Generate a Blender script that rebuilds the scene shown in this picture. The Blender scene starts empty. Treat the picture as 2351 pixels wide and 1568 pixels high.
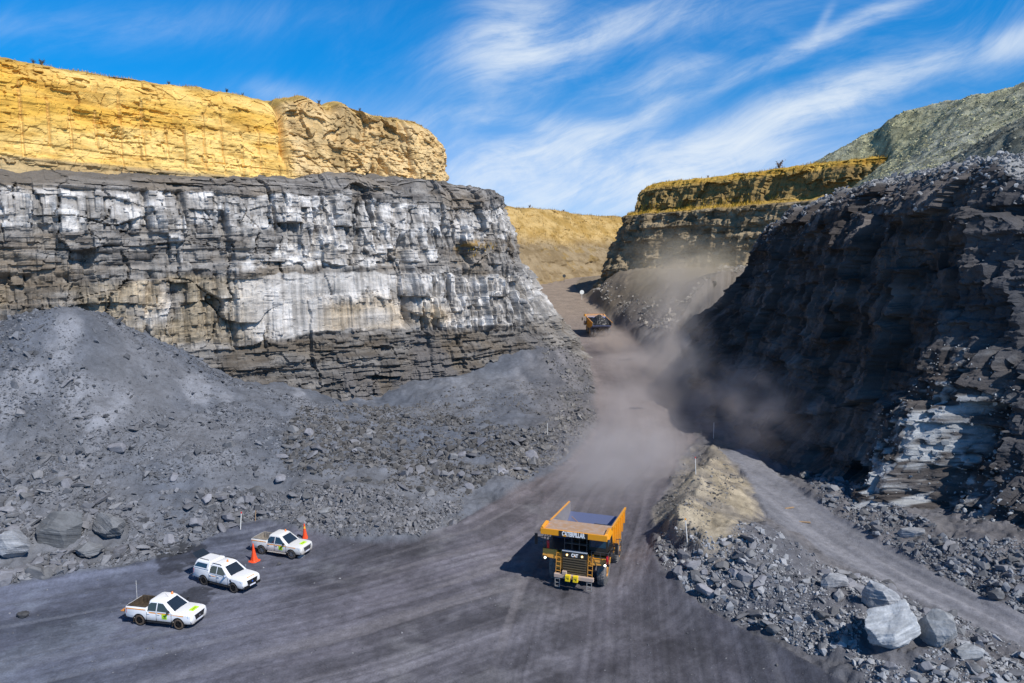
import bpy, bmesh, math, random
import numpy as np
from mathutils import Vector, Matrix

SC = bpy.context.scene
COL = SC.collection
rnd = random.Random(7)
R = math.radians

# ------------------------------------------------------------------ camera
CAM_H = 24.4
PITCH = R(5.5)
cam_data = bpy.data.cameras.new("camera")
cam_data.lens = 24.0
cam_data.sensor_width = 36.0
cam_data.clip_start = 0.5
cam_data.clip_end = 5000.0
cam = bpy.data.objects.new("camera", cam_data)
cam.location = (0, 0, CAM_H)
cam.rotation_euler = (R(90) - PITCH, 0, 0)
COL.objects.link(cam)
SC.camera = cam

# ------------------------------------------------------------------ light
SUN_EL = R(46)
SUN_AZ = R(133.8)            # clockwise from +Y, so behind the camera on its right
SUN = Vector((math.sin(SUN_AZ) * math.cos(SUN_EL), math.cos(SUN_AZ) * math.cos(SUN_EL), math.sin(SUN_EL)))
sun_data = bpy.data.lights.new("sun", 'SUN')
sun_data.energy = 5.0
sun_data.angle = R(0.5)
sun_data.color = (1.0, 0.95, 0.87)
sun = bpy.data.objects.new("sun", sun_data)
sun.rotation_euler = SUN.to_track_quat('Z', 'Y').to_euler()
COL.objects.link(sun)

SC.view_settings.view_transform = 'Standard'
SC.view_settings.look = 'None'
SC.view_settings.gamma = 1.0
SC.view_settings.use_curve_mapping = False
SC.view_settings.exposure = 0.0
SC.render.engine = 'CYCLES'
SC.cycles.use_denoising = True
SC.cycles.denoiser = 'OPENIMAGEDENOISE'
SC.cycles.denoising_input_passes = 'RGB_ALBEDO_NORMAL'
SC.cycles.denoising_prefilter = 'ACCURATE'
SC.cycles.max_bounces = 6
SC.cycles.diffuse_bounces = 3
SC.cycles.volume_bounces = 1
SC.cycles.volume_max_steps = 96
SC.cycles.volume_step_rate = 1.0
SC.cycles.use_adaptive_sampling = True
SC.cycles.adaptive_threshold = 0.01


class Nodes:
    """small helper to write node trees"""
    def __init__(s, tree):
        s.t = tree
        s.n = tree.nodes
        s.l = tree.links

    def new(s, typ, **kw):
        nd = s.n.new(typ)
        for k, v in kw.items():
            setattr(nd, k, v)
        return nd

    def put(s, sock, v):
        if v is None:
            return
        if hasattr(v, 'links') or isinstance(v, bpy.types.NodeSocket):
            s.l.new(v, sock)
        else:
            sock.default_value = v

    def math(s, op, a, b=None, c=None, clamp=False):
        nd = s.new('ShaderNodeMath', operation=op, use_clamp=clamp)
        for i, v in enumerate((a, b, c)):
            s.put(nd.inputs[i], v)
        return nd.outputs[0]

    def mix(s, fac, a, b, blend='MIX'):
        nd = s.new('ShaderNodeMix', data_type='RGBA', blend_type=blend)
        s.put(nd.inputs[0], fac)
        s.put(nd.inputs[6], a)
        s.put(nd.inputs[7], b)
        return nd.outputs[2]

    def ramp(s, fac, stops):
        nd = s.new('ShaderNodeMapRange', interpolation_type='SMOOTHSTEP')
        s.put(nd.inputs[0], fac)
        for i, v in enumerate(stops):
            nd.inputs[1 + i].default_value = v
        return nd.outputs[0]

    def noise(s, vec, scale, detail=4, rough=.55, distortion=0.0, dim='3D'):
        nd = s.new('ShaderNodeTexNoise', noise_dimensions=dim)
        s.put(nd.inputs['Vector'], vec)
        nd.inputs['Scale'].default_value = scale
        nd.inputs['Detail'].default_value = detail
        nd.inputs['Roughness'].default_value = rough
        nd.inputs['Distortion'].default_value = distortion
        return nd.outputs[0]

    def comb(s, x, y, z):
        nd = s.new('ShaderNodeCombineXYZ')
        for i, v in enumerate((x, y, z)):
            s.put(nd.inputs[i], v)
        return nd.outputs[0]


# ------------------------------------------------------------------ sky with cirrus
world = bpy.data.worlds.new("World")
SC.world = world
world.use_nodes = True
world.node_tree.nodes.clear()
W = Nodes(world.node_tree)
sky = W.new('ShaderNodeTexSky', sky_type='NISHITA')
sky.sun_disc = False
sky.sun_elevation = SUN_EL
sky.sun_rotation = SUN_AZ
sky.altitude = 1500
sky.air_density = 1.0
sky.dust_density = 0.35
sky.ozone_density = 3.0
hsv = W.new('ShaderNodeHueSaturation')
hsv.inputs['Saturation'].default_value = 1.75
hsv.inputs['Hue'].default_value = 0.500
hsv.inputs['Value'].default_value = 1.9
W.put(hsv.inputs['Color'], sky.outputs[0])
tc = W.new('ShaderNodeTexCoord')
sep = W.new('ShaderNodeSeparateXYZ')
W.put(sep.inputs[0], tc.outputs['Generated'])
yy = W.math('MAXIMUM', sep.outputs[1], 0.03)
ca = W.math('DIVIDE', sep.outputs[0], yy)        # tangent of the azimuth
ce = W.math('DIVIDE', sep.outputs[2], yy)        # tangent of the elevation


def rot2(ang, cx, cy):
    c, s_ = math.cos(R(ang)), math.sin(R(ang))
    dx = W.math('SUBTRACT', ca, cx)
    dy = W.math('SUBTRACT', ce, cy)
    u = W.math('ADD', W.math('MULTIPLY', dx, c), W.math('MULTIPLY', dy, s_))
    v = W.math('SUBTRACT', W.math('MULTIPLY', dy, c), W.math('MULTIPLY', dx, s_))
    return u, v


def blob(ang, cx, cy, su, sv, amp):
    u, v = rot2(ang, cx, cy)
    q = W.math('ADD', W.math('POWER', W.math('ABSOLUTE', W.math('DIVIDE', u, su)), 2.0),
               W.math('POWER', W.math('ABSOLUTE', W.math('DIVIDE', v, sv)), 2.0))
    return W.math('MULTIPLY', W.math('EXPONENT', W.math('MULTIPLY', q, -1.0)), amp)


# broad cirrus sheets, each a soft oriented patch of the sky: angle, column and row on the photograph, half length, half width, amount
patches = []
for (an_, u_, v_, l_, w_, am_) in [
        (15, 1180, 112, 130, 55, 1.25), (20, 1350, 84, 190, 32, .75), (60, 1165, 40, 110, 80, .45), (8, 1560, 36, 170, 40, .30),
        (10, 1300, 330, 170, 42, .95), (-6, 1310, 292, 130, 22, .75), (30, 1490, 250, 70, 16, .6), (22, 1880, 222, 190, 40, 1.25),
        (24, 1660, 322, 210, 44, .85), (24, 1820, 92, 250, 20, .75), (22, 1500, 178, 150, 36, .45), (62, 1822, 50, 36, 10, .35),
        (24, 2260, 92, 120, 32, .65), (20, 2080, 150, 250, 26, .35), (0, 1160, 390, 230, 55, .55), (0, 1520, 395, 280, 50, .75),
        (0, 1760, 352, 220, 30, .5), (4, 1330, 445, 300, 40, .6), (-10, 690, 222, 80, 26, .42), (0, 60, 50, 250, 30, .10), (4, 470, 60, 300, 40, .12),
        (10, 1060, 262, 120, 26, .32), (26, 1250, 200, 160, 18, .25), (10, 2250, 250, 160, 30, .15)]:
    el_ = math.atan((784 - v_) / 1567.3) - PITCH
    k_ = math.cos(math.atan((784 - v_) / 1567.3)) / math.cos(el_)
    patches.append((an_, (u_ - 1175.5) / 1567.3 * (1 / math.cos(math.atan((784 - v_) / 1567.3))) * k_ , math.tan(el_), l_ / 1567.3, w_ / 1567.3, am_))
cover = None
for p_ in patches:
    b_ = blob(*p_)
    cover = b_ if cover is None else W.math('ADD', cover, b_)
u1, v1 = rot2(23, 0, 0)
warp = W.noise(W.comb(ca, ce, 0.0), 1.9, 2, .5)
v1w = W.math('ADD', v1, W.math('MULTIPLY', W.math('SUBTRACT', warp, .5), .26))
soft_ = W.noise(W.comb(W.math('MULTIPLY', u1, 1.7), W.math('MULTIPLY', v1w, 4.4), 2.0), 2.8, 6, .58, .7)
wisp = W.noise(W.comb(W.math('MULTIPLY', u1, 2.2), W.math('MULTIPLY', v1w, 15.0), 7.0), 2.9, 11, .70, .55)
curl = W.noise(W.comb(W.math('MULTIPLY', u1, 1.0), W.math('MULTIPLY', v1w, 2.2), 4.0), 6.5, 10, .66, 1.3)
t_ = W.math('ADD', W.math('ADD', W.math('MULTIPLY', soft_, .46), W.math('MULTIPLY', wisp, .28)), W.math('MULTIPLY', curl, .34))
tex = W.ramp(t_, (.39, .78, 0.0, 1.0))
dens = W.math('MULTIPLY', cover, W.math('ADD', W.math('MULTIPLY', tex, 1.35), .16))
dens = W.math('ADD', dens, W.math('MULTIPLY', W.math('POWER', tex, 2.0), W.ramp(ca, (-.5, .3, .015, .14))))
low = W.ramp(ce, (.08, .30, .80, .02))
dens = W.math('ADD', dens, W.math('MULTIPLY', low, W.math('ADD', W.math('MULTIPLY', tex, .5), .45)))
dens = W.math('MINIMUM', W.math('SUBTRACT', 1.0, W.math('EXPONENT', W.math('MULTIPLY', dens, -1.15))), .95)
zen = W.math('MULTIPLY', W.ramp(sep.outputs[2], (.46, .85, 1.0, .34)), W.ramp(sep.outputs[2], (.0, .36, .50, 1.0)))       # dimmed overhead, out of view, to weaken sky fill in shadows; dimmer low down too
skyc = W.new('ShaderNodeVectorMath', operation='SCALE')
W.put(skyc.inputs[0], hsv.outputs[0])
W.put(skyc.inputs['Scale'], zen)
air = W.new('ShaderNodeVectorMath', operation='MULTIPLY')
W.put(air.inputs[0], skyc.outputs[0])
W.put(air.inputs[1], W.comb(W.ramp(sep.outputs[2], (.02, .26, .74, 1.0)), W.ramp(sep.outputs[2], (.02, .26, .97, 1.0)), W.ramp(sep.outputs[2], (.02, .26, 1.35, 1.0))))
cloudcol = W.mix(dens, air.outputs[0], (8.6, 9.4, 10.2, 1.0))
bg = W.new('ShaderNodeBackground')
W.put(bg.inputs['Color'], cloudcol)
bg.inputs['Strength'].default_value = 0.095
wo = W.new('ShaderNodeOutputWorld')
W.l.new(bg.outputs[0], wo.inputs['Surface'])


# ------------------------------------------------------------------ tags
def tag(o, label=None, cat=None, group=None, kind=None):
    if label:
        o['label'] = label
    if cat:
        o['category'] = cat
    if group:
        o['group'] = group
    if kind:
        o['kind'] = kind
    return o


# ------------------------------------------------------------------ numpy noise
def _h(ix, iy, seed):
    with np.errstate(over='ignore'):
        a = ix.astype(np.int64).astype(np.uint32) * np.uint32(374761393)
        b = iy.astype(np.int64).astype(np.uint32) * np.uint32(668265263)
        h = a + b + np.uint32((seed * 2246822519 + 40503) & 0xffffffff)
        h ^= h >> np.uint32(15)
        h *= np.uint32(2246822519)
        h ^= h >> np.uint32(13)
        h *= np.uint32(3266489917)
        h ^= h >> np.uint32(16)
    return h.astype(np.float32) / np.float32(4294967295.0)


def vn(x, y, seed=0):
    x = np.asarray(x, np.float32)
    y = np.asarray(y, np.float32)
    ix, iy = np.floor(x), np.floor(y)
    fx, fy = x - ix, y - iy
    fx = fx * fx * (3 - 2 * fx)
    fy = fy * fy * (3 - 2 * fy)
    a, b = _h(ix, iy, seed), _h(ix + 1, iy, seed)
    c, d = _h(ix, iy + 1, seed), _h(ix + 1, iy + 1, seed)
    return (a + (b - a) * fx) * (1 - fy) + (c + (d - c) * fx) * fy


def fbm(x, y, oct=5, seed=0, gain=.5):
    s, a, t = 0, 1.0, 0
    for i in range(oct):
        s = s + a * (vn(x * 2 ** i + 17.3 * i, y * 2 ** i - 9.1 * i, seed + i * 7) - .5)
        t += a
        a *= gain
    return s / t * 2          # about -1..1


def cells(x, y, seed=0):
    """Voronoi: value of the nearest cell, and distance between nearest and second nearest"""
    x = np.asarray(x, np.float32)
    y = np.asarray(y, np.float32)
    ix, iy = np.floor(x), np.floor(y)
    d1 = np.full(x.shape, 9., np.float32)
    d2 = d1.copy()
    v = np.zeros(x.shape, np.float32)
    for i in (-1, 0, 1):
        for j in (-1, 0, 1):
            cx, cy = ix + i, iy + j
            px, py = cx + .1 + .8 * _h(cx, cy, seed), cy + .1 + .8 * _h(cx, cy, seed + 91)
            d = (px - x) ** 2 + (py - y) ** 2
            n = d < d1
            d2 = np.where(n, d1, np.minimum(d2, d))
            v = np.where(n, _h(cx, cy, seed + 333), v)
            d1 = np.where(n, d, d1)
    return v, np.sqrt(d2) - np.sqrt(d1)


def sstep(a, b, x):
    t = np.clip((x - a) / (b - a), 0, 1)
    return t * t * (3 - 2 * t)


def mesh_grid(name, P, mat, pig=None, keep=None, smooth=True, kind='structure', label=None, cat=None):
    """P: (n,m,3) grid of points -> one mesh; pig: (n,m,3) pigment; keep: (n-1,m-1) faces to keep"""
    n, m = P.shape[:2]
    idx = np.arange(n * m).reshape(n, m)
    F = np.stack([idx[:-1, :-1], idx[:-1, 1:], idx[1:, 1:], idx[1:, :-1]], -1)
    F = F[keep] if keep is not None else F.reshape(-1, 4)
    F = F.reshape(-1, 4)
    used = np.unique(F)
    remap = np.full(n * m, -1, np.int64)
    remap[used] = np.arange(len(used))
    V = P.reshape(-1, 3)[used]
    C = pig.reshape(-1, 3)[used] if pig is not None else None
    return mesh_raw(name, V, remap[F], mat, C, smooth, kind, label, cat)


def mesh_raw(name, V, F, mat, C=None, smooth=False, kind=None, label=None, cat=None, link=True):
    V = np.ascontiguousarray(V, np.float32)
    F = np.ascontiguousarray(F, np.int32)
    k = F.shape[1]
    me = bpy.data.meshes.new(name)
    me.vertices.add(len(V))
    me.vertices.foreach_set('co', V.ravel())
    me.loops.add(F.size)
    me.loops.foreach_set('vertex_index', F.ravel())
    me.polygons.add(len(F))
    me.polygons.foreach_set('loop_start', np.arange(0, F.size, k, dtype=np.int32))
    me.polygons.foreach_set('use_smooth', np.full(len(F), smooth, bool))
    me.update(calc_edges=True)
    if C is not None:
        at = me.attributes.new('pigment', 'FLOAT_COLOR', 'POINT')
        C4 = np.ones((len(V), 4), np.float32)
        C4[:, :3] = C
        at.data.foreach_set('color', C4.ravel())
    me.materials.append(mat)
    if not link:
        return me
    o = bpy.data.objects.new(name, me)
    COL.objects.link(o)
    tag(o, label, cat, None, kind)
    return o


# ------------------------------------------------------------------ materials
def rock_material(name, scale=1.0, bump=.5, bumpdist=.12, var=.35, rough=.93, spec=.25, use_obj=False, stretch=(1, 1, 1)):
    m = bpy.data.materials.new(name)
    m.use_nodes = True
    m.node_tree.nodes.clear()
    N = Nodes(m.node_tree)
    at = N.new('ShaderNodeAttribute', attribute_name='pigment')
    if use_obj:
        co = N.new('ShaderNodeTexCoord').outputs['Object']
    else:
        co = N.new('ShaderNodeNewGeometry').outputs['Position']
    mp = N.new('ShaderNodeVectorMath', operation='MULTIPLY')
    N.put(mp.inputs[0], co)
    mp.inputs[1].default_value = stretch
    co = mp.outputs[0]
    n1 = N.noise(co, 1.3 * scale, 6, .62)
    n2 = N.noise(co, 7.0 * scale, 5, .6)
    n3 = N.noise(co, .21 * scale, 3, .5)
    v = N.math('ADD', N.math('ADD', N.math('MULTIPLY', n1, .5), N.math('MULTIPLY', n2, .5)), N.math('MULTIPLY', n3, .35))
    f = N.ramp(v, (.40, .95, 1.0 - var, 1.0 + var))
    sc = N.new('ShaderNodeVectorMath', operation='SCALE')
    N.put(sc.inputs[0], at.outputs['Color'])
    N.put(sc.inputs['Scale'], f)
    colr = sc.outputs[0]
    if use_obj:
        oi = N.new('ShaderNodeObjectInfo')
        sc2 = N.new('ShaderNodeVectorMath', operation='SCALE')
        N.put(sc2.inputs[0], colr)
        N.put(sc2.inputs['Scale'], N.ramp(oi.outputs['Random'], (0, 1, .75, 1.3)))
        colr = sc2.outputs[0]
    b = N.new('ShaderNodeBump')
    b.inputs['Strength'].default_value = bump
    b.inputs['Distance'].default_value = bumpdist
    N.put(b.inputs['Height'], N.math('ADD', n1, N.math('MULTIPLY', n2, .6)))
    p = N.new('ShaderNodeBsdfPrincipled')
    N.put(p.inputs['Base Color'], colr)
    p.inputs['Roughness'].default_value = rough
    p.inputs['Specular IOR Level'].default_value = spec
    N.put(p.inputs['Normal'], b.outputs[0])
    o = N.new('ShaderNodeOutputMaterial')
    N.l.new(p.outputs[0], o.inputs[0])
    return m


M_GROUND = rock_material('dust_and_dirt', 1.3, .9, .07, .36)
M_CLIFF = rock_material('layered_rock', 1.0, .8, .16, .30, stretch=(1, 1, 1.6))
M_SAND = rock_material('yellow_sandstone', 1.0, .6, .14, .20, stretch=(1, 1, 1.8))
M_SPOIL = rock_material('spoil_rock', 1.6, .9, .30, .5)
M_ROCK = rock_material('broken_rock', 1.2, .45, .05, .28, rough=.85, spec=.3)
M_BOULDER = rock_material('boulder_rock', 1.1, .35, .06, .25, rough=.8, spec=.35, use_obj=True)


# ------------------------------------------------------------------ picture measurements -> places
# (u, v) are measured on a 2351-pixel-wide copy of the photograph
FD, CX, CY = 2351 / 36.0 * 24.0, 1175.5, 784.0


def ray(u, v):
    x, z = (u - CX) / FD, -(v - CY) / FD
    c, s = math.cos(PITCH), math.sin(PITCH)
    return x, c + z * s, z * c - s      # world x, y, z


def atY(u, v, Y):
    x, y, z = ray(u, v)
    return (x / y * Y, Y, CAM_H + z / y * Y)


def atZ(u, v, Z):
    x, y, z = ray(u, v)
    t = (Z - CAM_H) / z
    return (x * t, y * t, Z)


def to_uv(X, Y, Z):
    c, s = math.cos(PITCH), math.sin(PITCH)
    Zr = Z - CAM_H
    d = Y * c - Zr * s
    up = Y * s + Zr * c
    d = np.maximum(d, .1)
    return CX + FD * X / d, CY - FD * up / d


def in_poly(x, y, poly):
    poly = np.asarray(poly, float)
    r = np.zeros(np.shape(x), bool)
    n = len(poly)
    for i in range(n):
        x0, y0 = poly[i]
        x1, y1 = poly[(i + 1) % n]
        if y0 == y1:
            continue
        c = ((y0 > y) != (y1 > y)) & (x < (x1 - x0) * (y - y0) / (y1 - y0) + x0)
        r ^= c
    return r


def seg_dist(x, y, line):
    """distance to a polyline, signed offset (positive = right of travel) and length along it"""
    line = np.asarray(line, float)
    best = np.full(np.shape(x), 1e9)
    off = np.zeros(np.shape(x))
    along = np.zeros(np.shape(x))
    acc = 0
    for (x0, y0), (x1, y1) in zip(line[:-1], line[1:]):
        L = math.hypot(x1 - x0, y1 - y0)
        ux, uy = (x1 - x0) / L, (y1 - y0) / L
        t = np.clip((x - x0) * ux + (y - y0) * uy, 0, L)
        dx, dy = x - (x0 + t * ux), y - (y0 + t * uy)
        d = np.hypot(dx, dy)
        side = np.sign((x - x0) * uy - (y - y0) * ux)
        n = d < best
        best = np.where(n, d, best)
        off = np.where(n, d * side, off)
        along = np.where(n, acc + t, along)
        acc += L
    return best, off, along


class TPS:
    def __init__(s, pts, lam=.02):
        p = np.array(pts, float)
        s.c = p[:, :2] / 50.0
        n = len(p)
        A = np.zeros((n + 3, n + 3))
        A[:n, :n] = s.k(s.c, s.c) + lam * np.eye(n)
        A[:n, n] = 1
        A[:n, n + 1:] = s.c
        A[n, :n] = 1
        A[n + 1:, :n] = s.c.T
        b = np.zeros(n + 3)
        b[:n] = p[:, 2]
        s.w = np.linalg.solve(A, b)

    @staticmethod
    def k(a, b):
        d2 = ((a[:, None, :] - b[None]) ** 2).sum(-1)
        return np.where(d2 > 0, .5 * d2 * np.log(np.maximum(d2, 1e-12)), 0)

    def __call__(s, x, y):
        q = np.stack([np.ravel(x), np.ravel(y)], 1) / 50.0
        out = np.empty(len(q))
        for i in range(0, len(q), 20000):
            k = q[i:i + 20000]
            out[i:i + 20000] = s.k(k, s.c) @ s.w[:-3] + s.w[-3] + k @ s.w[-2:]
        return out.reshape(np.shape(x))


def smooth_line(pts, ds):
    """Catmull-Rom through plan points, resampled every ds metres"""
    p = np.array(pts, float)
    p = np.vstack([2 * p[0] - p[1], p, 2 * p[-1] - p[-2]])
    out, key = [], []
    for i in range(1, len(p) - 2):
        t = np.linspace(0, 1, 60, endpoint=False)[:, None]
        a, b, c, d = p[i - 1], p[i], p[i + 1], p[i + 2]
        q = .5 * ((2 * b) + (c - a) * t + (2 * a - 5 * b + 4 * c - d) * t ** 2 + (3 * b - a - 3 * c + d) * t ** 3)
        out.append(q)
        key.append(i - 1 + t[:, 0])
    out.append(p[-2:-1])
    key.append(np.array([len(pts) - 1.0]))
    q, key = np.vstack(out), np.concatenate(key)
    L = np.concatenate([[0], np.cumsum(np.hypot(*np.diff(q, axis=0).T))])
    s = np.arange(0, L[-1], ds)
    return np.interp(s, L, q[:, 0]), np.interp(s, L, q[:, 1]), s, np.interp(s, L, key)


# ------------------------------------------------------------------ ground heights
ROAD = [(1.0, 20), (2.5, 40), (5.0, 53), (10.5, 70), (16.5, 86), (20.5, 104), (22.8, 124), (24.0, 145), (23.0, 165), (21.5, 190),
        (20.3, 215), (18.2, 245), (17.2, 272), (22, 297), (36, 318), (55, 332), (80, 345)]


def ramp_z(Y):
    Y = np.asarray(Y, float)
    t = np.maximum(Y - 75, 0)
    z = np.where(t < 40, .115 * t * t / 80, .115 * (t - 20))
    return np.where(Y > 300, 23.6 + (np.minimum(Y, 400) - 300) * .06, z)


ctl = []
for x in range(-90, 71, 20):
    ctl += [(x, 6, 0), (x, 22, 0)]
ctl += [(-70, 36, .6), (-55, 40, .3), (55, 36, 0.5), (70, 44, 4)]
for u, v, z in [(300, 1500, 0), (700, 1500, 0), (1100, 1500, 0), (1500, 1500, 0), (1200, 1300, 0), (600, 1350, 0), (900, 1290, 0),
                (0, 1520, 0), (0, 1430, .15), (300, 1400, 0), (480, 1330, 0), (1120, 1230, 0), (1440, 1340, 0), (1350, 1180, 0), (1300, 1130, 0),
                # toe of the left rubble
                (0, 1345, .6), (230, 1310, .3), (430, 1262, .3), (590, 1192, .3), (780, 1240, .1), (960, 1242, .1), (1060, 1190, .2), (1200, 1118, .3),
                # low bank in front
                (90, 1205, 2.6), (240, 1190, 2.8), (400, 1160, 2.5), (560, 1125, 2.4), (700, 1112, 2.6), (830, 1112, 2.9), (940, 1112, 2.7), (1030, 1150, 1.7),
                # side road and its edges
                (2351, 1440, 0), (2230, 1370, 0), (2100, 1305, 0), (1990, 1240, 0), (1890, 1180, 0), (1800, 1125, 0), (1730, 1085, .1), (1680, 1045, .5),
                (1730, 1130, .1), (1775, 1200, .1), (1900, 1285, .1), (2060, 1350, .1), (2200, 1420, .1), (2351, 1490, .1),
                # berm crest and its flanks
                (1640, 1016, 2.4), (1612, 1070, 3.6), (1585, 1110, 4.4), (1562, 1150, 4.7), (1552, 1195, 4.2), (1575, 1240, 3.3),
                (1640, 1240, 3.3), (1690, 1200, 1.9), (1660, 1120, 2.2), (1690, 1070, .9),
                (1480, 1190, 0), (1490, 1245, 0), (1505, 1290, 0), (1555, 1345, 0), (1640, 1400, 0), (1740, 1455, 0), (1880, 1528, 0), (1560, 1040, .3), (1535, 1105, .1),
                # rubble fan
                (1720, 1265, 3.2), (1800, 1300, 2.9), (1650, 1300, 2.5), (1700, 1350, 1.7), (1860, 1360, 2.6), (1960, 1420, 2.0), (2080, 1450, 2.0), (2200, 1500, 1.6), (2351, 1560, 1.4), (1900, 1460, 1.0), (2050, 1530, .9),
                # berm on the far side of the side road
                (1848, 1082, 1.4), (1920, 1122, 1.5), (2010, 1172, 1.6), (2095, 1222, 1.7), (2190, 1262, 1.8), (2290, 1310, 2.2), (2351, 1345, 2.6),
                (1890, 1075, -.4), (1960, 1110, -.6), (2040, 1150, -.5)]:
    ctl.append(atZ(u, v, z))
for u, v, Y in [(210, 692, 88), (60, 735, 86), (-60, 760, 86), (120, 850, 77), (200, 950, 72), (60, 1000, 69), (-80, 1000, 69), (330, 790, 91), (430, 830, 94), (500, 852, 97), (330, 900, 82),
                (360, 1000, 76), (540, 872, 101), (500, 1000, 78), (620, 878, 103), (700, 880, 105), (760, 915, 108), (700, 1000, 83), (850, 915, 113),
                (850, 1030, 84), (1000, 872, 119), (1230, 828, 130), (1000, 1020, 86), (1140, 858, 126), (1150, 1000, 92), (1265, 862, 127), (1300, 790, 134),
                (1180, 1070, 82), (1290, 960, 105), (560, 1060, 71), (250, 1080, 66), (900, 1075, 76)]:
    ctl.append(atY(u, v, Y))
ctl += [(-75, 70, 8), (-95, 60, 8)]
for (x0, y0), (x1, y1) in zip(ROAD[4:-1], ROAD[5:]):
    L = math.hypot(x1 - x0, y1 - y0)
    nx, ny = (y1 - y0) / L, -(x1 - x0) / L
    for f in (0, .5):
        x, y = x0 + (x1 - x0) * f, y0 + (y1 - y0) * f
        for o_ in (-6, 0, 6):
            ctl.append((x + nx * o_, y + ny * o_, float(ramp_z(y))))
for u, v, Y in [(1650, 630, 160), (1600, 700, 148), (1530, 785, 138), (1445, 700, 185), (1500, 760, 165), (1425, 655, 212), (1400, 628, 228), (1560, 612, 202),
                (1720, 592, 165), (1560, 660, 178), (1330, 770, 165)]:
    ctl.append(atY(u, v, Y))
ctl += [(34, 112, 2.4), (60, 215, 26), (80, 190, 26), (60, 175, 25.5), (34, 95, .6), (45, 60, 2.5), (40, 66, 1.5), (60, 42, 5), (0, 240, 17.5), (70, 330, 26), (60, 300, 24), (-20, 250, 19), (110, 340, 27)]
ground_tps = TPS(ctl, .015)
gx0, gy0, gst = -110.0, 4.0, 1.0
_gx = np.arange(gx0, 121, gst)
_gy = np.arange(gy0, 352, gst)
_GX, _GY = np.meshgrid(_gx, _gy)
_GZ = ground_tps(_GX, _GY)
_GZ = np.where((_GY > 140) & (_GX > 26), np.minimum(_GZ, 26.5 - np.clip(np.abs(_GX - 60) - 20, 0, 9) * .2), _GZ)
# level the carriageway across its width
_d, _o, _a = seg_dist(_GX, _GY, ROAD)
_w = np.where(_GY > 80, 1 - sstep(6.0, 9.5, _d), 0)
_GZ = _GZ * (1 - _w) + ramp_z(_GY) * _w


def gz(x, y):
    x = np.clip((np.asarray(x, float) - gx0) / gst, 0, len(_gx) - 1.001)
    y = np.clip((np.asarray(y, float) - gy0) / gst, 0, len(_gy) - 1.001)
    ix, iy = x.astype(int), y.astype(int)
    fx, fy = x - ix, y - iy
    return (_GZ[iy, ix] * (1 - fx) + _GZ[iy, ix + 1] * fx) * (1 - fy) + (_GZ[iy + 1, ix] * (1 - fx) + _GZ[iy + 1, ix + 1] * fx) * fy


def on_ground(u, v, n=40):
    """the place on the ground seen at (u, v)"""
    x, y, z = ray(u, v)
    t = np.arange(15, 400, .25)
    X, Y, Z = x * t, y * t, CAM_H + z * t
    hit = np.nonzero(Z < gz(X, Y))[0]
    i = hit[0] if len(hit) else len(t) - 1
    return float(X[i]), float(Y[i]), float(gz(X[i], Y[i]))

# ------------------------------------------------------------------ the ground sheet
ys = [11.0]
while ys[-1] < 350:
    ys.append(ys[-1] * 1.0036)
ys = np.array(ys)
rr = np.linspace(-1.05, 1.0, 900)
GYv = np.repeat(ys[:, None], len(rr), 1)
GXv = rr[None, :] * (ys[:, None] * .92 + 14)
GZv = gz(GXv, GYv)
U, V = to_uv(GXv, GYv, GZv)

dR, oR, aR = seg_dist(GXv, GYv, ROAD)
half = np.where(GYv < 62, 9.0, 7.4) + fbm(aR * .08, GYv * 0, 3, 5) * .8
floor_poly = [(-400, 1360), (0, 1345), (120, 1325), (240, 1308), (330, 1290), (430, 1262), (510, 1215), (590, 1192), (680, 1212), (780, 1240), (870, 1248), (960, 1242), (1060, 1190),
              (1130, 1155), (1200, 1118), (1260, 1085), (1310, 1050), (1350, 1005), (1378, 960), (1600, 960), (1600, 1010), (1565, 1050), (1535, 1110), (1500, 1165), (1492, 1215), (1500, 1265), (1520, 1305),
              (1560, 1345), (1640, 1400), (1740, 1455), (1880, 1528), (1990, 1600), (2100, 2500), (-2600, 2500), (-2600, 1500)]
road_poly = [(700, 1640), (1010, 1350), (1180, 1220), (1210, 1118), (1310, 1050), (1380, 960), (1600, 960), (1600, 1010), (1535, 1110), (1500, 1165), (1492, 1215), (1500, 1265), (1520, 1305), (1560, 1345), (1640, 1400), (1740, 1455), (1880, 1528), (1990, 1640)]
side_poly = [(1640, 1035), (1690, 1062), (1722, 1110), (1760, 1180), (1880, 1270), (2040, 1342), (2180, 1410), (2360, 1490), (2900, 1760), (2900, 1600), (2360, 1412), (2230, 1350), (2100, 1287), (1985, 1222), (1890, 1163), (1810, 1107), (1770, 1072), (1720, 1030)]
tan_poly = [(1635, 1012), (1655, 1020), (1700, 1085), (1740, 1160), (1735, 1190), (1690, 1215), (1660, 1262), (1600, 1242), (1530, 1225), (1512, 1180), (1545, 1120), (1590, 1068)]


def soft(poly, sx=9.0, sy=5.0):
    """0..1 mask of a measured outline with a ragged, soft edge"""
    wu = fbm(GXv * .45, GYv * .45, 4, 61) * sx
    wv = fbm(GXv * .45 + 40, GYv * .45, 4, 62) * sy
    m = 0
    for k in range(6):
        a = k * 1.047
        m = m + in_poly(U + wu + sx * .5 * math.cos(a), V + wv + sy * .5 * math.sin(a), poly)
    return m / 6.0


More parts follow.
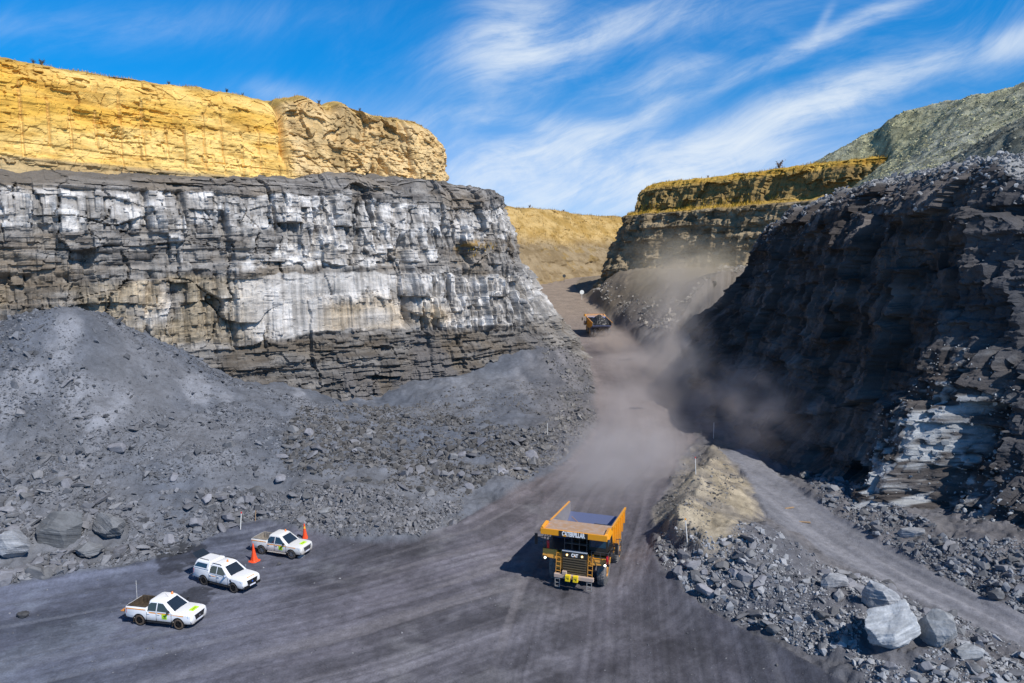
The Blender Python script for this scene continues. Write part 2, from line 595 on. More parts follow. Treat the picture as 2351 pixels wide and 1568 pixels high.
near = GYv < 112
floor_m = np.where(near, soft(floor_poly), 0)
road_far = np.where(GYv > 95, 1 - sstep(half - .9, half + .9, dR), 0)
floor_m = np.maximum(floor_m, road_far)
side_m = np.where((GYv < 100) & (GXv > 15), soft(side_poly), 0)
tan_m = np.where((GYv < 100) & (GXv > 8), soft(tan_poly, 46, 26), 0)
tan_m = tan_m * (.55 + .45 * sstep(-.3, .2, fbm(GXv * .35, GYv * .35, 5, 63)))
bare = np.clip(floor_m + side_m, 0, 1)

# relief
rough_h = fbm(GXv * .55, GYv * .55, 6, 11, .58) * .5 + fbm(GXv * .12, GYv * .12, 3, 12) * 1.0
cv, ce_ = cells(GXv * 1.1, GYv * 1.1, 21)
rough_h = rough_h + (cv - .5) * .22 * sstep(0, .25, ce_)
cv2, ce2 = cells(GXv * 2.6, GYv * 2.6, 22)
rough_h = rough_h + (cv2 - .5) * .14
# wheel tracks, running along the carriageway
lat = oR + fbm(aR * .05, oR * .05, 2, 31) * .8
track = fbm(lat * 1.5, aR * .035, 4, 32) * .09 + fbm(lat * 4.0, aR * .05, 3, 33) * .035
PATH2 = [(-60, 24), (-34, 36), (-12, 48), (2, 58), (12, 74)]
d2, o2, a2 = seg_dist(GXv, GYv, PATH2)
track2 = fbm(o2 * 1.4, a2 * .03, 4, 35) * .09 + fbm(o2 * 4.0, a2 * .05, 3, 36) * .035
w2 = sstep(6, -6, GXv + (GYv - 50) * -.15) * (GYv < 75)
SIDE = [(24, 100), (29.3, 86), (31.5, 72), (33.6, 58), (36, 46), (39, 30)]
d3, o3, a3 = seg_dist(GXv, GYv, SIDE)
track3 = fbm(o3 * 2.2, a3 * .02, 3, 37) * .11 + fbm(o3 * 6, a3 * .04, 2, 38) * .03
fine = fbm(GXv * 2.2, GYv * 2.2, 4, 41) * .05 + fbm(GXv * .3, GYv * .3, 3, 42) * .10
flat_h = np.where(side_m > .3, track3, track * (1 - w2) + track2 * w2) + fine
veg = tan_m
crest = [atZ(1642, 1013, 2.4)[:2], atZ(1612, 1070, 3.6)[:2], atZ(1585, 1110, 4.3)[:2], atZ(1562, 1150, 4.6)[:2], atZ(1550, 1195, 4.2)[:2], atZ(1585, 1240, 3.0)[:2]]
dC, _oc, aC = seg_dist(GXv, GYv, crest)
tan_h = fbm(GXv * .9, GYv * .9, 6, 51, .6) * .35 - np.abs(fbm(GXv * .35, aC * .55, 4, 52)) * .9 * sstep(.3, 2.0, dC) + (.95 + .6 * fbm(aC * .5, aC * 0, 3, 53)) * np.maximum(0, 1 - dC / 2.6) + .1
Z = GZv + flat_h * bare + (1 - bare) * (rough_h * (1 - veg) + tan_h * veg)
# keep the ground under the solid rock masses
dW, oW, _ = seg_dist(GXv, GYv, [(-115, 46), (-63.5, 84.7), (-20, 116), (-2, 129), (7, 138), (9, 165), (2, 190), (-4, 225)])
Z = np.where(oW < -6, np.minimum(Z, 4 - (GYv < 125) * 5), Z)
dN, oN, _ = seg_dist(GXv, GYv, [(84, 204), (60, 187), (41, 168), (31.5, 150), (30.8, 128), (33.8, 100), (37, 82), (40, 68), (42.6, 55), (47, 40), (54, 24)])
Z = np.where(oN < -5, np.minimum(Z, 1.0), Z)
bump_edge = np.exp(-((U - 0) / 1e9) ** 2)

# pigment
def col(*c):
    return np.array(c, np.float32)


def lerp(a, b, t):
    return a + (b - a) * np.asarray(t)[..., None]


t1 = sstep(-.5, .6, fbm(GXv * .09, GYv * .09, 4, 71))
t2 = sstep(-.4, .5, fbm(GXv * .5, GYv * .5, 4, 72))
talus = lerp(col(.108, .122, .152), col(.155, .162, .182), t1)
talus = lerp(talus, talus * .62, t2 * .6)
dustm = sstep(.05, .45, fbm((GXv * .8 + GYv * .25) * .35, (GYv - GXv * .3) * .10, 4, 73)) * .8          # pale slides of fines down the slope
talus = lerp(talus, np.broadcast_to(col(.23, .24, .27), talus.shape), dustm * np.clip((Z - 2.5) / 4, 0, 1))
warm = sstep(-6, 14, GXv)
talus = lerp(talus, talus * col(1.08, .98, .90), warm)
fl = lerp(col(.090, .084, .094), col(.124, .113, .127), sstep(-.45, .5, np.where(w2 > .5, fbm(o2 * .55, a2 * .03, 4, 81), fbm(lat * .55, aR * .025, 4, 82)) + .6 * fbm(GXv * .05, GYv * .05, 3, 83)))
fl = lerp(fl, np.broadcast_to(col(.17, .158, .172), fl.shape), sstep(.1, .5, fbm(o2 * .9 + 3, a2 * .05, 4, 84)) * .5)
wide = sstep(-.25, .45, fbm(o2 * .20, a2 * .012 + 3, 3, 185))
fl = lerp(fl * .95, fl * 1.06, wide)
fl = lerp(fl, fl * col(1.14, 1.02, .92), sstep(58, 75, GYv) * .6)
fl = fl * col(.96, 1.0, 1.05)
damp = sstep(.12, .40, fbm(GXv * .13 + 31, GYv * .17, 5, 197, .6)) * sstep(66, 56, GYv)
fl = lerp(fl, fl * .68, damp * .8)
fl = lerp(fl, np.broadcast_to(col(.175, .172, .185), fl.shape), sstep(.18, .5, fbm(GXv * .16 + 7, GYv * .2, 5, 198, .62)) * .55)
mott = fbm(GXv * .22, GYv * .16, 5, 186) + .5 * fbm(GXv * 1.4, GYv * 1.1, 4, 187)
fl = lerp(fl * .78, fl * 1.22, sstep(-.5, .5, mott))
calm = 1 - .6 * sstep(58, 48, GYv) * (GXv > 2)
trk = calm * np.where(w2 > .5, fbm(o2 * 2.6, a2 * .035, 4, 188), fbm(lat * 2.6, aR * .03, 4, 189)) * sstep(-.35, .3, fbm(GXv * .07, GYv * .07, 3, 190))
fl = fl * (1 + .34 * trk)[..., None]
fl = fl * (1 + .22 * np.where(w2 > .5, fbm(o2 * 7, a2 * .08, 3, 191), fbm(lat * 7, aR * .06, 3, 192)))[..., None]
fl = lerp(fl, np.broadcast_to(col(.19, .178, .19), fl.shape), sstep(.22, .5, np.where(w2 > .5, fbm(o2 * .8, a2 * .03 + 7, 4, 193), fbm(lat * .8, aR * .02 + 7, 4, 194))) * .55)
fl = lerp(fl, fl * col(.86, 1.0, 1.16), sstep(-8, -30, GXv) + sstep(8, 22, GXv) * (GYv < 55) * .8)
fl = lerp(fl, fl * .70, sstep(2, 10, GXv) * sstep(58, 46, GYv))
dark_band = sstep(.15, .45, fbm(o2 * .5, a2 * .03, 3, 85)) * (GXv < 5)
fl = lerp(fl, fl * .58, dark_band * .22)
fl = lerp(fl, np.broadcast_to(col(.21, .18, .175), fl.shape), sstep(62, 110, GYv) * .75)
fl = lerp(fl, np.broadcast_to(col(.25, .20, .16), fl.shape), sstep(150, 220, GYv))
sd = lerp(col(.165, .168, .19), col(.25, .25, .275), sstep(-.4, .5, fbm(o3 * .9, a3 * .02, 4, 87)))
# damp patches beside the parked trucks and dark spills
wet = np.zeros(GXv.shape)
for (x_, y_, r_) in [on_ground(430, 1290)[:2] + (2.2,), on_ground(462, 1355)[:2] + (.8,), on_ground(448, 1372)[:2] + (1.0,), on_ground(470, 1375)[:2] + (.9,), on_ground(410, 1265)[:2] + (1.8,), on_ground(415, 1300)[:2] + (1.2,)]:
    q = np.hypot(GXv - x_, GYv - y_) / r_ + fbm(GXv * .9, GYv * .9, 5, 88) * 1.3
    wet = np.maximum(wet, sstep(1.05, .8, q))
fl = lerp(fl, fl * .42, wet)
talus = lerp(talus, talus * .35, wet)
tanc = lerp(col(.235, .20, .145), col(.39, .335, .25), sstep(-.5, .5, fbm(GXv * .6, GYv * .6, 5, 91)))
pig = lerp(talus, tanc, tan_m * (1 - bare))
pig = lerp(pig, fl, floor_m)
pig = lerp(pig, sd, side_m)
fr = sstep(150, 215, GYv) * (1 - floor_m)
pig = lerp(pig, np.broadcast_to(col(.21, .165, .11), pig.shape), fr * .8)

GP = np.stack([GXv, GYv, Z], -1)
fq = lambda m: (m[:-1, :-1] + m[1:, 1:]) / 2
is_side = (fq(side_m) > .5)
is_road = ((np.maximum(road_far, np.where(near, soft(road_poly), 0))[:-1, :-1] > .5) & ~is_side)
is_tan = (fq(tan_m * (1 - bare)) > .5) & ~is_side & ~is_road
on_floor = (fq(floor_m) > .5) & ~is_side & ~is_road & ~is_tan
rest = ~(is_side | is_road | is_tan | on_floor)
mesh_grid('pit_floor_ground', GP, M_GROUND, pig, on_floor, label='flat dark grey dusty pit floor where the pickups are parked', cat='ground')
mesh_grid('haul_road', GP, M_GROUND, pig, is_road, label='dusty purple grey haul road winding up through the pit', cat='road')
mesh_grid('side_road', GP, M_GROUND, pig, is_side, label='narrow pale track with tyre ruts beside the shaded cliff', cat='road')
mesh_grid('sandy_berm_terrain', GP, M_GROUND, pig, is_tan, label='tan sandy ridge of earth between the two roads', cat='terrain')
mesh_grid('rubble_slope_terrain', GP, M_GROUND, pig, rest, label='blue grey slopes of broken rock at the foot of the cliffs', cat='terrain')


def zfull(x, y):
    """height of the finished ground (bilinear in the sheet)"""
    x, y = np.asarray(x, float), np.asarray(y, float)
    j = np.clip(np.log(np.maximum(y, 11.01) / 11.0) / math.log(1.0036), 0, len(ys) - 1.01)
    r = x / (y * .92 + 14)
    i = np.clip((r - rr[0]) / (rr[1] - rr[0]), 0, len(rr) - 1.01)
    a, b = j.astype(int), i.astype(int)
    fy, fx = j - a, i - b
    return (Z[a, b] * (1 - fx) + Z[a, b + 1] * fx) * (1 - fy) + (Z[a + 1, b] * (1 - fx) + Z[a + 1, b + 1] * fx) * fy


def sample(M, x, y):
    j = np.clip(np.round(np.log(np.maximum(y, 11.01) / 11.0) / math.log(1.0036)), 0, len(ys) - 1).astype(int)
    i = np.clip(np.round((x / (y * .92 + 14) - rr[0]) / (rr[1] - rr[0])), 0, len(rr) - 1).astype(int)
    return M[j, i]


# ------------------------------------------------------------------ cliffs: a profile swept along a plan line
def sweep(plan, prof, ds, dz, top_step=2.5, smooth_n=9):
    px, py, s, key = smooth_line(plan, ds)
    tx, ty = np.gradient(px), np.gradient(py)
    k = max(3, int(smooth_n / ds)) | 1
    ker = np.hanning(k + 2)[1:-1]
    ker /= ker.sum()
    pad = k // 2
    tx = np.convolve(np.pad(tx, pad, 'edge'), ker, 'valid')
    ty = np.convolve(np.pad(ty, pad, 'edge'), ker, 'valid')
    L = np.hypot(tx, ty)
    nx, ny = ty / L, -tx / L                 # outward = right of travel
    kk = np.array(sorted(prof))
    m = len(prof[kk[0]])
    A = np.array([prof[k_] for k_ in kk], float)          # keys, points, (setback, z)
    sb = np.stack([np.interp(key, kk, A[:, i, 0]) for i in range(m)], 1)
    zz = np.stack([np.interp(key, kk, A[:, i, 1]) for i in range(m)], 1)
    rows_s, rows_z, rows_w = [], [], []
    for i in range(m - 1):
        ln = np.hypot(sb[:, i + 1] - sb[:, i], zz[:, i + 1] - zz[:, i]).mean()
        flat = abs(zz[:, i + 1] - zz[:, i]).mean() < .25 * ln
        n = max(1, int(ln / (top_step if (flat and ln > 20) else dz)))
        for t in np.arange(n) / n:
            rows_s.append(sb[:, i] * (1 - t) + sb[:, i + 1] * t)
            rows_z.append(zz[:, i] * (1 - t) + zz[:, i + 1] * t)
    rows_s.append(sb[:, -1])
    rows_z.append(zz[:, -1])
    SB, ZZ = np.stack(rows_s, 1), np.stack(rows_z, 1)
    S = np.repeat(s[:, None], SB.shape[1], 1)
    KEY = np.repeat(key[:, None], SB.shape[1], 1)
    # how steep: 1 on the face, 0 on the level tops
    gsb, gzz = np.gradient(SB, axis=1), np.gradient(ZZ, axis=1)
    steep = np.clip(gzz / np.hypot(gsb, gzz).clip(1e-6), 0, 1)
    kz = max(3, int(1.5 / dz)) | 1
    ker = np.ones(kz) / kz
    steep = np.apply_along_axis(lambda r: np.convolve(np.pad(r, kz // 2, 'edge'), ker, 'valid'), 1, steep)
    P = np.stack([px[:, None] - nx[:, None] * SB, py[:, None] - ny[:, None] * SB, ZZ], -1)
    NRM = np.stack([np.repeat(nx[:, None], SB.shape[1], 1), np.repeat(ny[:, None], SB.shape[1], 1)], -1)
    return P, NRM, S, SB, KEY, steep


def push(P, NRM, d, dzv=None):
    Q = P.copy()
    Q[..., 0] += NRM[..., 0] * d
    Q[..., 1] += NRM[..., 1] * d
    if dzv is not None:
        Q[..., 2] += dzv
    return Q


def blocks(S, Zc, w, h, seed, jag=.6):
    """blocky joint pattern: random offset per block"""
    a = S + fbm(S * .25, Zc * .25, 3, seed + 1) * jag * w * .5
    b = Zc + fbm(S * .25 + 9, Zc * .25, 3, seed + 2) * jag * h * .5
    v, e = cells(a / w, b / h, seed)
    return v - .5, e


def layers(Zc, S, t, seed, wob=.6):
    q = Zc / t + fbm(S * .05, Zc * .05, 3, seed) * wob
    i = np.floor(q)
    f = q - i
    a, b = _h(i, i * 0 + 3, seed), _h(i + 1, i * 0 + 3, seed)
    return a + (b - a) * sstep(.82, 1.0, f) - .5


# ---- grey, white-streaked wall on the left
plan = [(-118, 44), (-92, 63), (-63.5, 84.7), (-41, 101), (-20, 116), (-4, 128), (5.5, 136.5), (9.5, 147), (8.5, 165), (3, 190), (-4, 215), (-16, 245)]
def bricks(S, Zc, w, h, seed, tilt=.5):
    """courses of jointed rock: offset and facet tilt per block, distance to the nearest joint"""
    a = S + fbm(S * .3, Zc * .3, 3, seed + 1) * w * .35
    b = Zc / h + fbm(S * .06, Zc * .12, 3, seed + 2) * .9 + .35 * np.sin(Zc / h * 1.7 + seed)
    row = np.floor(b)
    fz = b - row
    r1 = _h(row, row * 0 + 5, seed)
    c = a / (w * (.55 + .9 * r1)) + r1 * 37.7
    c = c + .3 * (vn(c * .9, row * 3.1, seed + 4) - .5)
    ci = np.floor(c)
    fx = c - ci
    v = _h(ci, row, seed + 9) - .5
    v = v + tilt * ((fx - .5) * (_h(ci, row, seed + 11) - .5) + (fz - .5) * (_h(ci, row, seed + 13) - .5))
    return v, np.minimum(np.minimum(fx, 1 - fx) * w, np.minimum(fz, 1 - fz) * h)


pl = [(0, -6), (-.6, 2), (.8, 8), (1.8, 12.5), (2.2, 19), (2.7, 25), (3.3, 30), (4.2, 34.8), (5.2, 36.2), (9, 37.6), (16, 40.2), (20, 40.5), (60, 41)]
pm = [(0, -6), (-1.0, 2), (.6, 8), (1.9, 12.5), (2.3, 20), (3.0, 26), (3.6, 31.5), (4.6, 36), (5.6, 37.6), (9, 39.6), (12, 39.2), (20, 41), (60, 41)]
pr = [(-1.5, -6), (-1.6, 2), (.6, 7), (2.6, 11.5), (3.3, 18), (4.6, 26), (6.4, 33), (8.0, 38.5), (9.2, 40.3), (13, 42.6), (16, 42.0), (24, 44.6), (60, 45)]
pc = [(-10, -6), (-6.5, 3), (-2.6, 9), (1.6, 14), (5.0, 20), (8.0, 27), (9.8, 33), (11.2, 38.5), (12.6, 40.2), (17, 42), (20, 42), (26, 44), (60, 45)]
pb = [(-10, 2), (-6, 8), (-2, 13), (2.4, 18), (6, 24), (9, 28), (10, 33), (12, 38.5), (14, 40.2), (18, 42), (21, 42.6), (28, 44), (60, 45)]
P, NRM, S, SB, KEY, st = sweep(plan, {0: pl, 2: pl, 3: pm, 4.2: pr, 5.2: pr, 6.4: pc, 7.5: pb, 11: pb}, .17, .16)
Zc = P[..., 2] - S * .012
g1, e1 = bricks(S, Zc, 5.0, 8.5, 101, .9)
g2, e2 = bricks(S, Zc, 1.8, 3.6, 102, 1.0)
g3, e3 = bricks(S, Zc, .85, 1.1, 103, .9)
g4, e4 = bricks(S, Zc, 2.4, .55, 104)
g5, e5 = blocks(S, Zc, 2.8, 2.2, 1105)
L1, L2 = layers(Zc, S, 2.1, 105), layers(Zc, S, .5, 106)
zb = Zc + fbm(S * .06, S * 0, 3, 1109) * 1.6 + fbm(S * .4, Zc * .3, 3, 1110) * .5
capw = sstep(35.4, 36.6, zb)                               # thin-bedded cap
midw = sstep(23.6, 24.6, zb) * sstep(30.8, 29.6, zb)       # shaly middle band
loww = sstep(13.2, 12.2, zb)                               # shaly foot
shale = np.clip(capw + midw * (.35 + .35 * sstep(120, 90, S)) + loww, 0, 1)
massive = 1 - shale
slab = sstep(12.5, 13.5, zb) * sstep(24.2, 23.2, zb) * sstep(88, 104, S + fbm(S * .2, Zc * .2, 4, 1123) * 9) * sstep(127, 122, S) * (.35 + .65 * sstep(-.35, .1, fbm(S * .12, Zc * .16, 4, 1124)))     # the big smooth slabs
colm = sstep(123, 131, S) * sstep(24.5, 23, zb) * (1 - loww)                                     # narrow columns at the nose
vert = fbm(S * 1.5, Zc * .10, 4, 108)
gul = np.abs(fbm(S * .16, Zc * .02, 3, 109))
gully = -np.exp(-(gul / .05) ** 2) * 1.6
d = g5 * .8 * sstep(-.2, .4, fbm(S * .09, Zc * .12, 3, 1106)) * (1 - slab) + g1 * (1.9 - 1.0 * slab) + g2 * massive * (1.25 - .9 * slab) + g2 * .6 * shale \
    + g3 * .50 * massive * (1 - .75 * slab) + L1 * (.25 + .45 * shale) + L2 * (.04 + .30 * shale) + g4 * .8 * shale + vert * (.40 + 1.5 * colm) + gully * massive * .8 * (1 - slab) \
    + fbm(S * .9, Zc * .9, 5, 110) * (.30 - .2 * slab)
d = d + np.where(e2 < .08, -.25, 0) * massive * (1 - slab) * sstep(.0, .3, fbm(S * .4, Zc * .4, 3, 1107)) + np.where(e1 < .10, -.7, 0) * sstep(.05, .3, fbm(S * .2, Zc * .2, 3, 1108)) * (1 - slab)
d = d - 2.6 * np.exp(-((S - 126.2 - (Zc - 22) * .06) / 1.0) ** 2) * sstep(13, 15, Zc) * sstep(31, 28, Zc)
d = d - 1.9 * np.exp(-((S - 109.5 - (Zc - 28) * .25) / .5) ** 2) * sstep(25, 27, Zc) * sstep(35, 33, Zc) - 1.7 * np.exp(-((S - 117.5 - (Zc - 28) * .2) / .45) ** 2) * sstep(24, 26, Zc) * sstep(36, 34, Zc)
d = d - 1.9 * np.exp(-((S - 77.5 - (Zc - 22) * .05) / .8) ** 2) * sstep(17, 19, Zc) * sstep(28, 26, Zc)
wface = sstep(.15, .6, st)
d = d * (.08 + .92 * wface)
dzt = fbm(S * .35, SB * .35, 5, 111) * .9 * (1 - wface) * sstep(5, 9, SB)
dzt = dzt + sstep(.0, .5, fbm(S * .11, SB * .02, 3, 112)) * 1.4 * np.exp(-((SB - 10.5) / 2.2) ** 2)
GREY = push(P, NRM, d, dzt)
wn = fbm(S * .16, Zc * .22, 5, 113) + .6 * fbm(S * .8, Zc * .8, 5, 114)
upper = sstep(29.8, 31.2, zb) * sstep(36.4, 35.2, zb)
lower = sstep(13.0, 14.2, zb) * sstep(24.0, 22.8, zb)
midp = sstep(23.5, 25, zb) * sstep(31, 29, zb)
band = upper * .80 + lower * (.30 + .55 * sstep(90, 106, S)) + midp * (.20 + .52 * sstep(92, 114, S) * sstep(137, 128, S))
white = sstep(-.16, .20, wn * .55 + g1 * .55 * (1 - slab) + g2 * .45 * (1 - slab) + (band - .47) * 1.5) * sstep(.02, .3, band)
white = white * (.62 + .38 * sstep(-.35, .25, g1 + g2 * .8 + slab)) * (.65 + .35 * sstep(-.25, .15, g3 + slab))
dark = lerp(col(.125, .116, .110), col(.30, .285, .27), sstep(-.5, .5, fbm(S * .4, Zc * 1.8, 5, 116)))
brown = sstep(-.05, .5, fbm(S * .1, Zc * .25, 4, 117) + loww * .25 + sstep(105, 75, S) * midp * .3)
dark = lerp(dark, np.broadcast_to(col(.19, .145, .095), dark.shape), brown * .55)
pale = lerp(col(.34, .32, .30), col(.74, .715, .69), sstep(-.4, .4, fbm(S * .5, Zc * .9, 4, 118)))
pale = lerp(pale, np.broadcast_to(col(.46, .435, .41), pale.shape), slab * .7)
ochre = np.clip(sstep(-.05, .5, fbm(S * .07, Zc * .13, 3, 119) + .45 * sstep(104, 80, S)) * sstep(27, 22, Zc), 0, 1)
pale = lerp(pale, pale * col(.80, .66, .46), ochre * .9)
fan = sstep(-.25, .25, fbm(S * .16 + Zc * .03, Zc * .04, 4, 1130) + (7 - Zc) * .07) * loww
dark = lerp(dark, dark * .66, loww)
dark = lerp(dark, np.broadcast_to(col(.135, .128, .128), dark.shape), fan * .85)
pg = lerp(dark, pale, white)
tanlow = lower * sstep(104, 90, S) * sstep(-.4, .2, fbm(S * .14, Zc * .2, 4, 1120))
pg = lerp(pg, lerp(col(.25, .20, .13), col(.40, .33, .23), vn(S * .8, Zc * .5, 1121)), tanlow * .75)
streak = sstep(.0, .45, fbm(S * 1.6, Zc * .06, 4, 120))
pg = lerp(pg, pg * .62, streak * massive * .8)
fines = sstep(.6, .25, st)
pg = lerp(pg, np.broadcast_to(col(.135, .122, .108), pg.shape), fines)
orange = np.exp(-(((S - 141) / 3.0) ** 2 + ((Zc - 28.6 - (S - 141) * .25) / .8) ** 2) * 1.0) * sstep(-.4, .1, fbm(S * 1.2, Zc * 1.5, 3, 121))
pg = lerp(pg, np.broadcast_to(col(.34, .20, .04), pg.shape), np.clip(orange * 1.0, 0, .8))
nose = sstep(5.6, 6.6, KEY)
pg = lerp(pg, np.broadcast_to(col(.30, .285, .27), pg.shape), nose * .6 * sstep(-.3, .3, wn))
mesh_grid('grey_cliff_terrain', GREY, M_CLIFF, pg, smooth=False, label='tall grey rock wall streaked with white above the left rubble', cat='cliff')

# ---- yellow sandstone wall above it
plan = [(-150, 20), (-110, 55), (-71, 95), (-44, 122.5), (-30, 136), (-18.5, 146), (-14.2, 153), (-15.5, 165), (-26, 190), (-50, 220)]
y0 = [(-.4, 38), (.2, 41), (.5, 44), (.9, 48), (1.3, 52), (2.2, 53.8), (3.2, 54.5), (5, 54.9), (40, 55.4), (180, 56)]
y1 = [(-.4, 39), (.2, 41.8), (.6, 45), (1.0, 49), (1.5, 53.4), (2.6, 55.2), (3.8, 55.9), (6, 56.4), (40, 57), (180, 57.5)]
y2 = [(-3.5, 40), (-1.6, 43), (.3, 46), (1.0, 49), (1.8, 53), (2.8, 55.4), (4.2, 56.6), (7, 57.6), (40, 58), (180, 58)]
y3 = [(-1.4, 42), (-.4, 44.8), (.2, 47), (1.2, 50), (2.6, 53.6), (4.4, 55.6), (6.5, 57.2), (10, 58.6), (40, 59), (180, 59)]
y4 = [(-.8, 42), (-.2, 44.8), (.1, 47), (.8, 50), (1.6, 53), (2.8, 54.8), (4.4, 56.4), (8, 58), (40, 59), (180, 59)]
P, NRM, S, SB, KEY, st = sweep(plan, {0: y0, 2: y0, 2.9: y1, 3.12: y1, 3.3: y2, 4.3: y2, 5.1: y3, 6: y4, 9: y4}, .14, .14)
Zc = P[..., 2]
bul = sstep(3.13, 3.26, KEY)
g1, e1 = blocks(S, Zc, 6.0, 5.0, 201)
g2, e2 = blocks(S, Zc, 2.4, 1.6, 202)
g3, e3 = blocks(S, Zc, 1.0, .5, 203)
L2 = layers(Zc, S, .8, 204)
yq, yqe = bricks(S, Zc, 4.2, 1.9, 222, 1.0)
yr, yre = bricks(S, Zc, 1.5, .7, 223, 1.0)
d = g1 * (.35 + 1.5 * bul) + g2 * (.28 + .75 * bul) + g3 * (.14 + .25 * bul) + L2 * .22 + fbm(S * .8, Zc * .8, 5, 205) * .22 + fbm(S * .12, Zc * .05, 3, 206) * (.9 + 1.3 * bul)
rough2 = sstep(.1, .5, fbm(S * .2, Zc * .3, 3, 207))
d = d + g3 * .5 * rough2 + yq * .55 * sstep(-.2, .3, fbm(S * .15, Zc * .2, 3, 224)) + yr * .45 * sstep(-.1, .4, fbm(S * .25, Zc * .3, 3, 225))
gul = np.abs(fbm(S * .22, Zc * .04, 3, 208))
d = d - np.exp(-(gul / .07) ** 2) * 2.0 * bul * sstep(5.4, 4.4, KEY)
drill = np.zeros(S.shape)
r_ = np.random.RandomState(4)
sk = 0.0
while sk < S.max():
    sk += 3.0 + r_.uniform(-.3, .5)
    line = S - sk - (Zc - 48) * .012
    z_lo, z_hi = 40 + r_.uniform(0, 3), 50.5 + r_.uniform(-2.5, 2.0)
    wz = sstep(z_lo, z_lo + .5, Zc) * sstep(z_hi + .5, z_hi, Zc) * (1 - bul) * (vn(Zc * .4, S * 0 + sk, 209) > .22)
    drill = np.maximum(drill, np.exp(-(line / .13) ** 2) * wz)
    d = d - np.exp(-(line / .15) ** 2) * .42 * wz + np.exp(-((line - .34) / .18) ** 2) * .10 * wz
wface = sstep(.1, .55, st)
d = d * (.1 + .9 * wface)
dzt = fbm(S * .5, SB * .5, 5, 210) * .55 * (1 - wface) + fbm(S * .07, SB * .05, 3, 211) * .8 * (1 - wface)
humps = 1.3 * np.exp(-((KEY - 3.5) / .13) ** 2) + 1.6 * np.exp(-((KEY - 3.95) / .11) ** 2) - 1.6 * np.exp(-((KEY - 3.17) / .035) ** 2)
dzt = dzt + humps * sstep(49, 54, Zc) * sstep(22, 9, SB)
d = d - 1.8 * np.exp(-((KEY - 3.17 - (Zc - 50) * .004) / .022) ** 2) * wface * sstep(44, 47, Zc)
YEL = push(P, NRM, d, dzt)
ycol = lerp(col(.66, .385, .068), col(.80, .55, .19), sstep(-.4, .5, fbm(S * .1, Zc * .35, 5, 212) + .35 * sstep(50, 43, Zc)))
ycol = lerp(ycol, np.broadcast_to(col(.42, .23, .04), ycol.shape), sstep(.12, .5, fbm(S * .35, Zc * 1.2, 5, 213)) * .55)
ycol = lerp(ycol, np.broadcast_to(col(.62, .47, .27), ycol.shape), bul * .75)
ycol = lerp(ycol, np.broadcast_to(col(.30, .21, .10), ycol.shape), bul * sstep(.05, .4, fbm(S * .3, Zc * .15, 4, 214)) * .7)
ycol = lerp(ycol, np.broadcast_to(col(.84, .62, .26), ycol.shape), drill * .5)
yb, ybe = bricks(S, Zc, 3.4, 2.4, 221, .9)
ycol = lerp(ycol, ycol * np.array([.80, .74, .62]), sstep(.05, .35, yb) * .6)
grassy = sstep(.75, .35, st) * (Zc > 50)
ycol = lerp(ycol, lerp(col(.34, .22, .055), col(.50, .34, .11), sstep(-.4, .4, fbm(S * .5, SB * .5, 4, 215))), grassy * .9)
foot = sstep(.6, .3, st) * (Zc < 44)
ycol = lerp(ycol, np.broadcast_to(col(.30, .24, .16), ycol.shape), np.maximum(foot, sstep(39.9, 39.3, Zc - S * .012) * .7))
mesh_grid('yellow_cliff_terrain', YEL, M_SAND, ycol, smooth=False, label='yellow sandstone wall scored with vertical drill lines under the sky', cat='cliff')

# ---- brown and ochre cliff beyond the bend
plan = [(95, 318), (62, 300), (45, 275), (34, 256), (31, 241), (37, 228), (56, 207), (76, 184), (107, 152)]
f0 = [(-2, 16), (1.5, 24), (4.5, 31), (6, 36), (7.5, 41), (9.5, 45), (13, 46.4), (14.2, 50), (15.2, 53.5), (17, 55.6), (22, 56.6), (90, 57)]
f1 = [(-3, 15), (2.0, 22), (5.5, 29.5), (7, 35), (8, 40), (9.5, 45), (13, 46.6), (14.2, 50), (15.2, 53.5), (17, 55.6), (22, 56.8), (90, 57)]
P, NRM, S, SB, KEY, st = sweep(plan, {0: f0, 4: f0, 5: f1, 8: f1}, .30, .26)
Zc = P[..., 2]
g1, e1 = blocks(S, Zc, 7, 6, 301)
g2, e2 = blocks(S, Zc, 3, 2.2, 302)
g3, e3 = blocks(S, Zc, 1.4, .8, 303)
L1, L2 = layers(Zc, S, 2.2, 304), layers(Zc, S, .8, 305)
vert = fbm(S * .7, Zc * .06, 4, 306)
d = g1 * 2.2 + g2 * 1.2 + g3 * .5 + L1 * .7 + L2 * .35 + vert * 1.0 + fbm(S * .5, Zc * .5, 5, 307) * .5
wface = sstep(.12, .55, st)
d = d * (.12 + .88 * wface)
RFC = push(P, NRM, d, fbm(S * .3, SB * .3, 5, 308) * .9 * (1 - wface))
c0 = lerp(col(.150, .115, .068), col(.33, .26, .165), sstep(-.5, .5, fbm(S * .3, Zc * .9, 5, 309)))
c1 = lerp(col(.30, .17, .025), col(.56, .36, .075), sstep(-.5, .5, fbm(S * .3, Zc * .6, 5, 310)))
t = sstep(44.5, 47.0, Zc + fbm(S * .1, S * 0, 3, 311) * 1.5)
cc = lerp(c0, c1, t)
cc = lerp(cc, np.broadcast_to(col(.22, .16, .075), cc.shape), t * sstep(62, 78, S) * sstep(55, 53, Zc) * .8)
cc = lerp(cc, lerp(col(.36, .23, .035), col(.52, .33, .06), vn(S * .8, SB * .8, 312)), sstep(.6, .3, st) * (Zc > 44))
mesh_grid('ochre_cliff_terrain', RFC, M_CLIFF, cc, smooth=False, label='dark banded cliff with an ochre top beyond the road bend', cat='cliff')

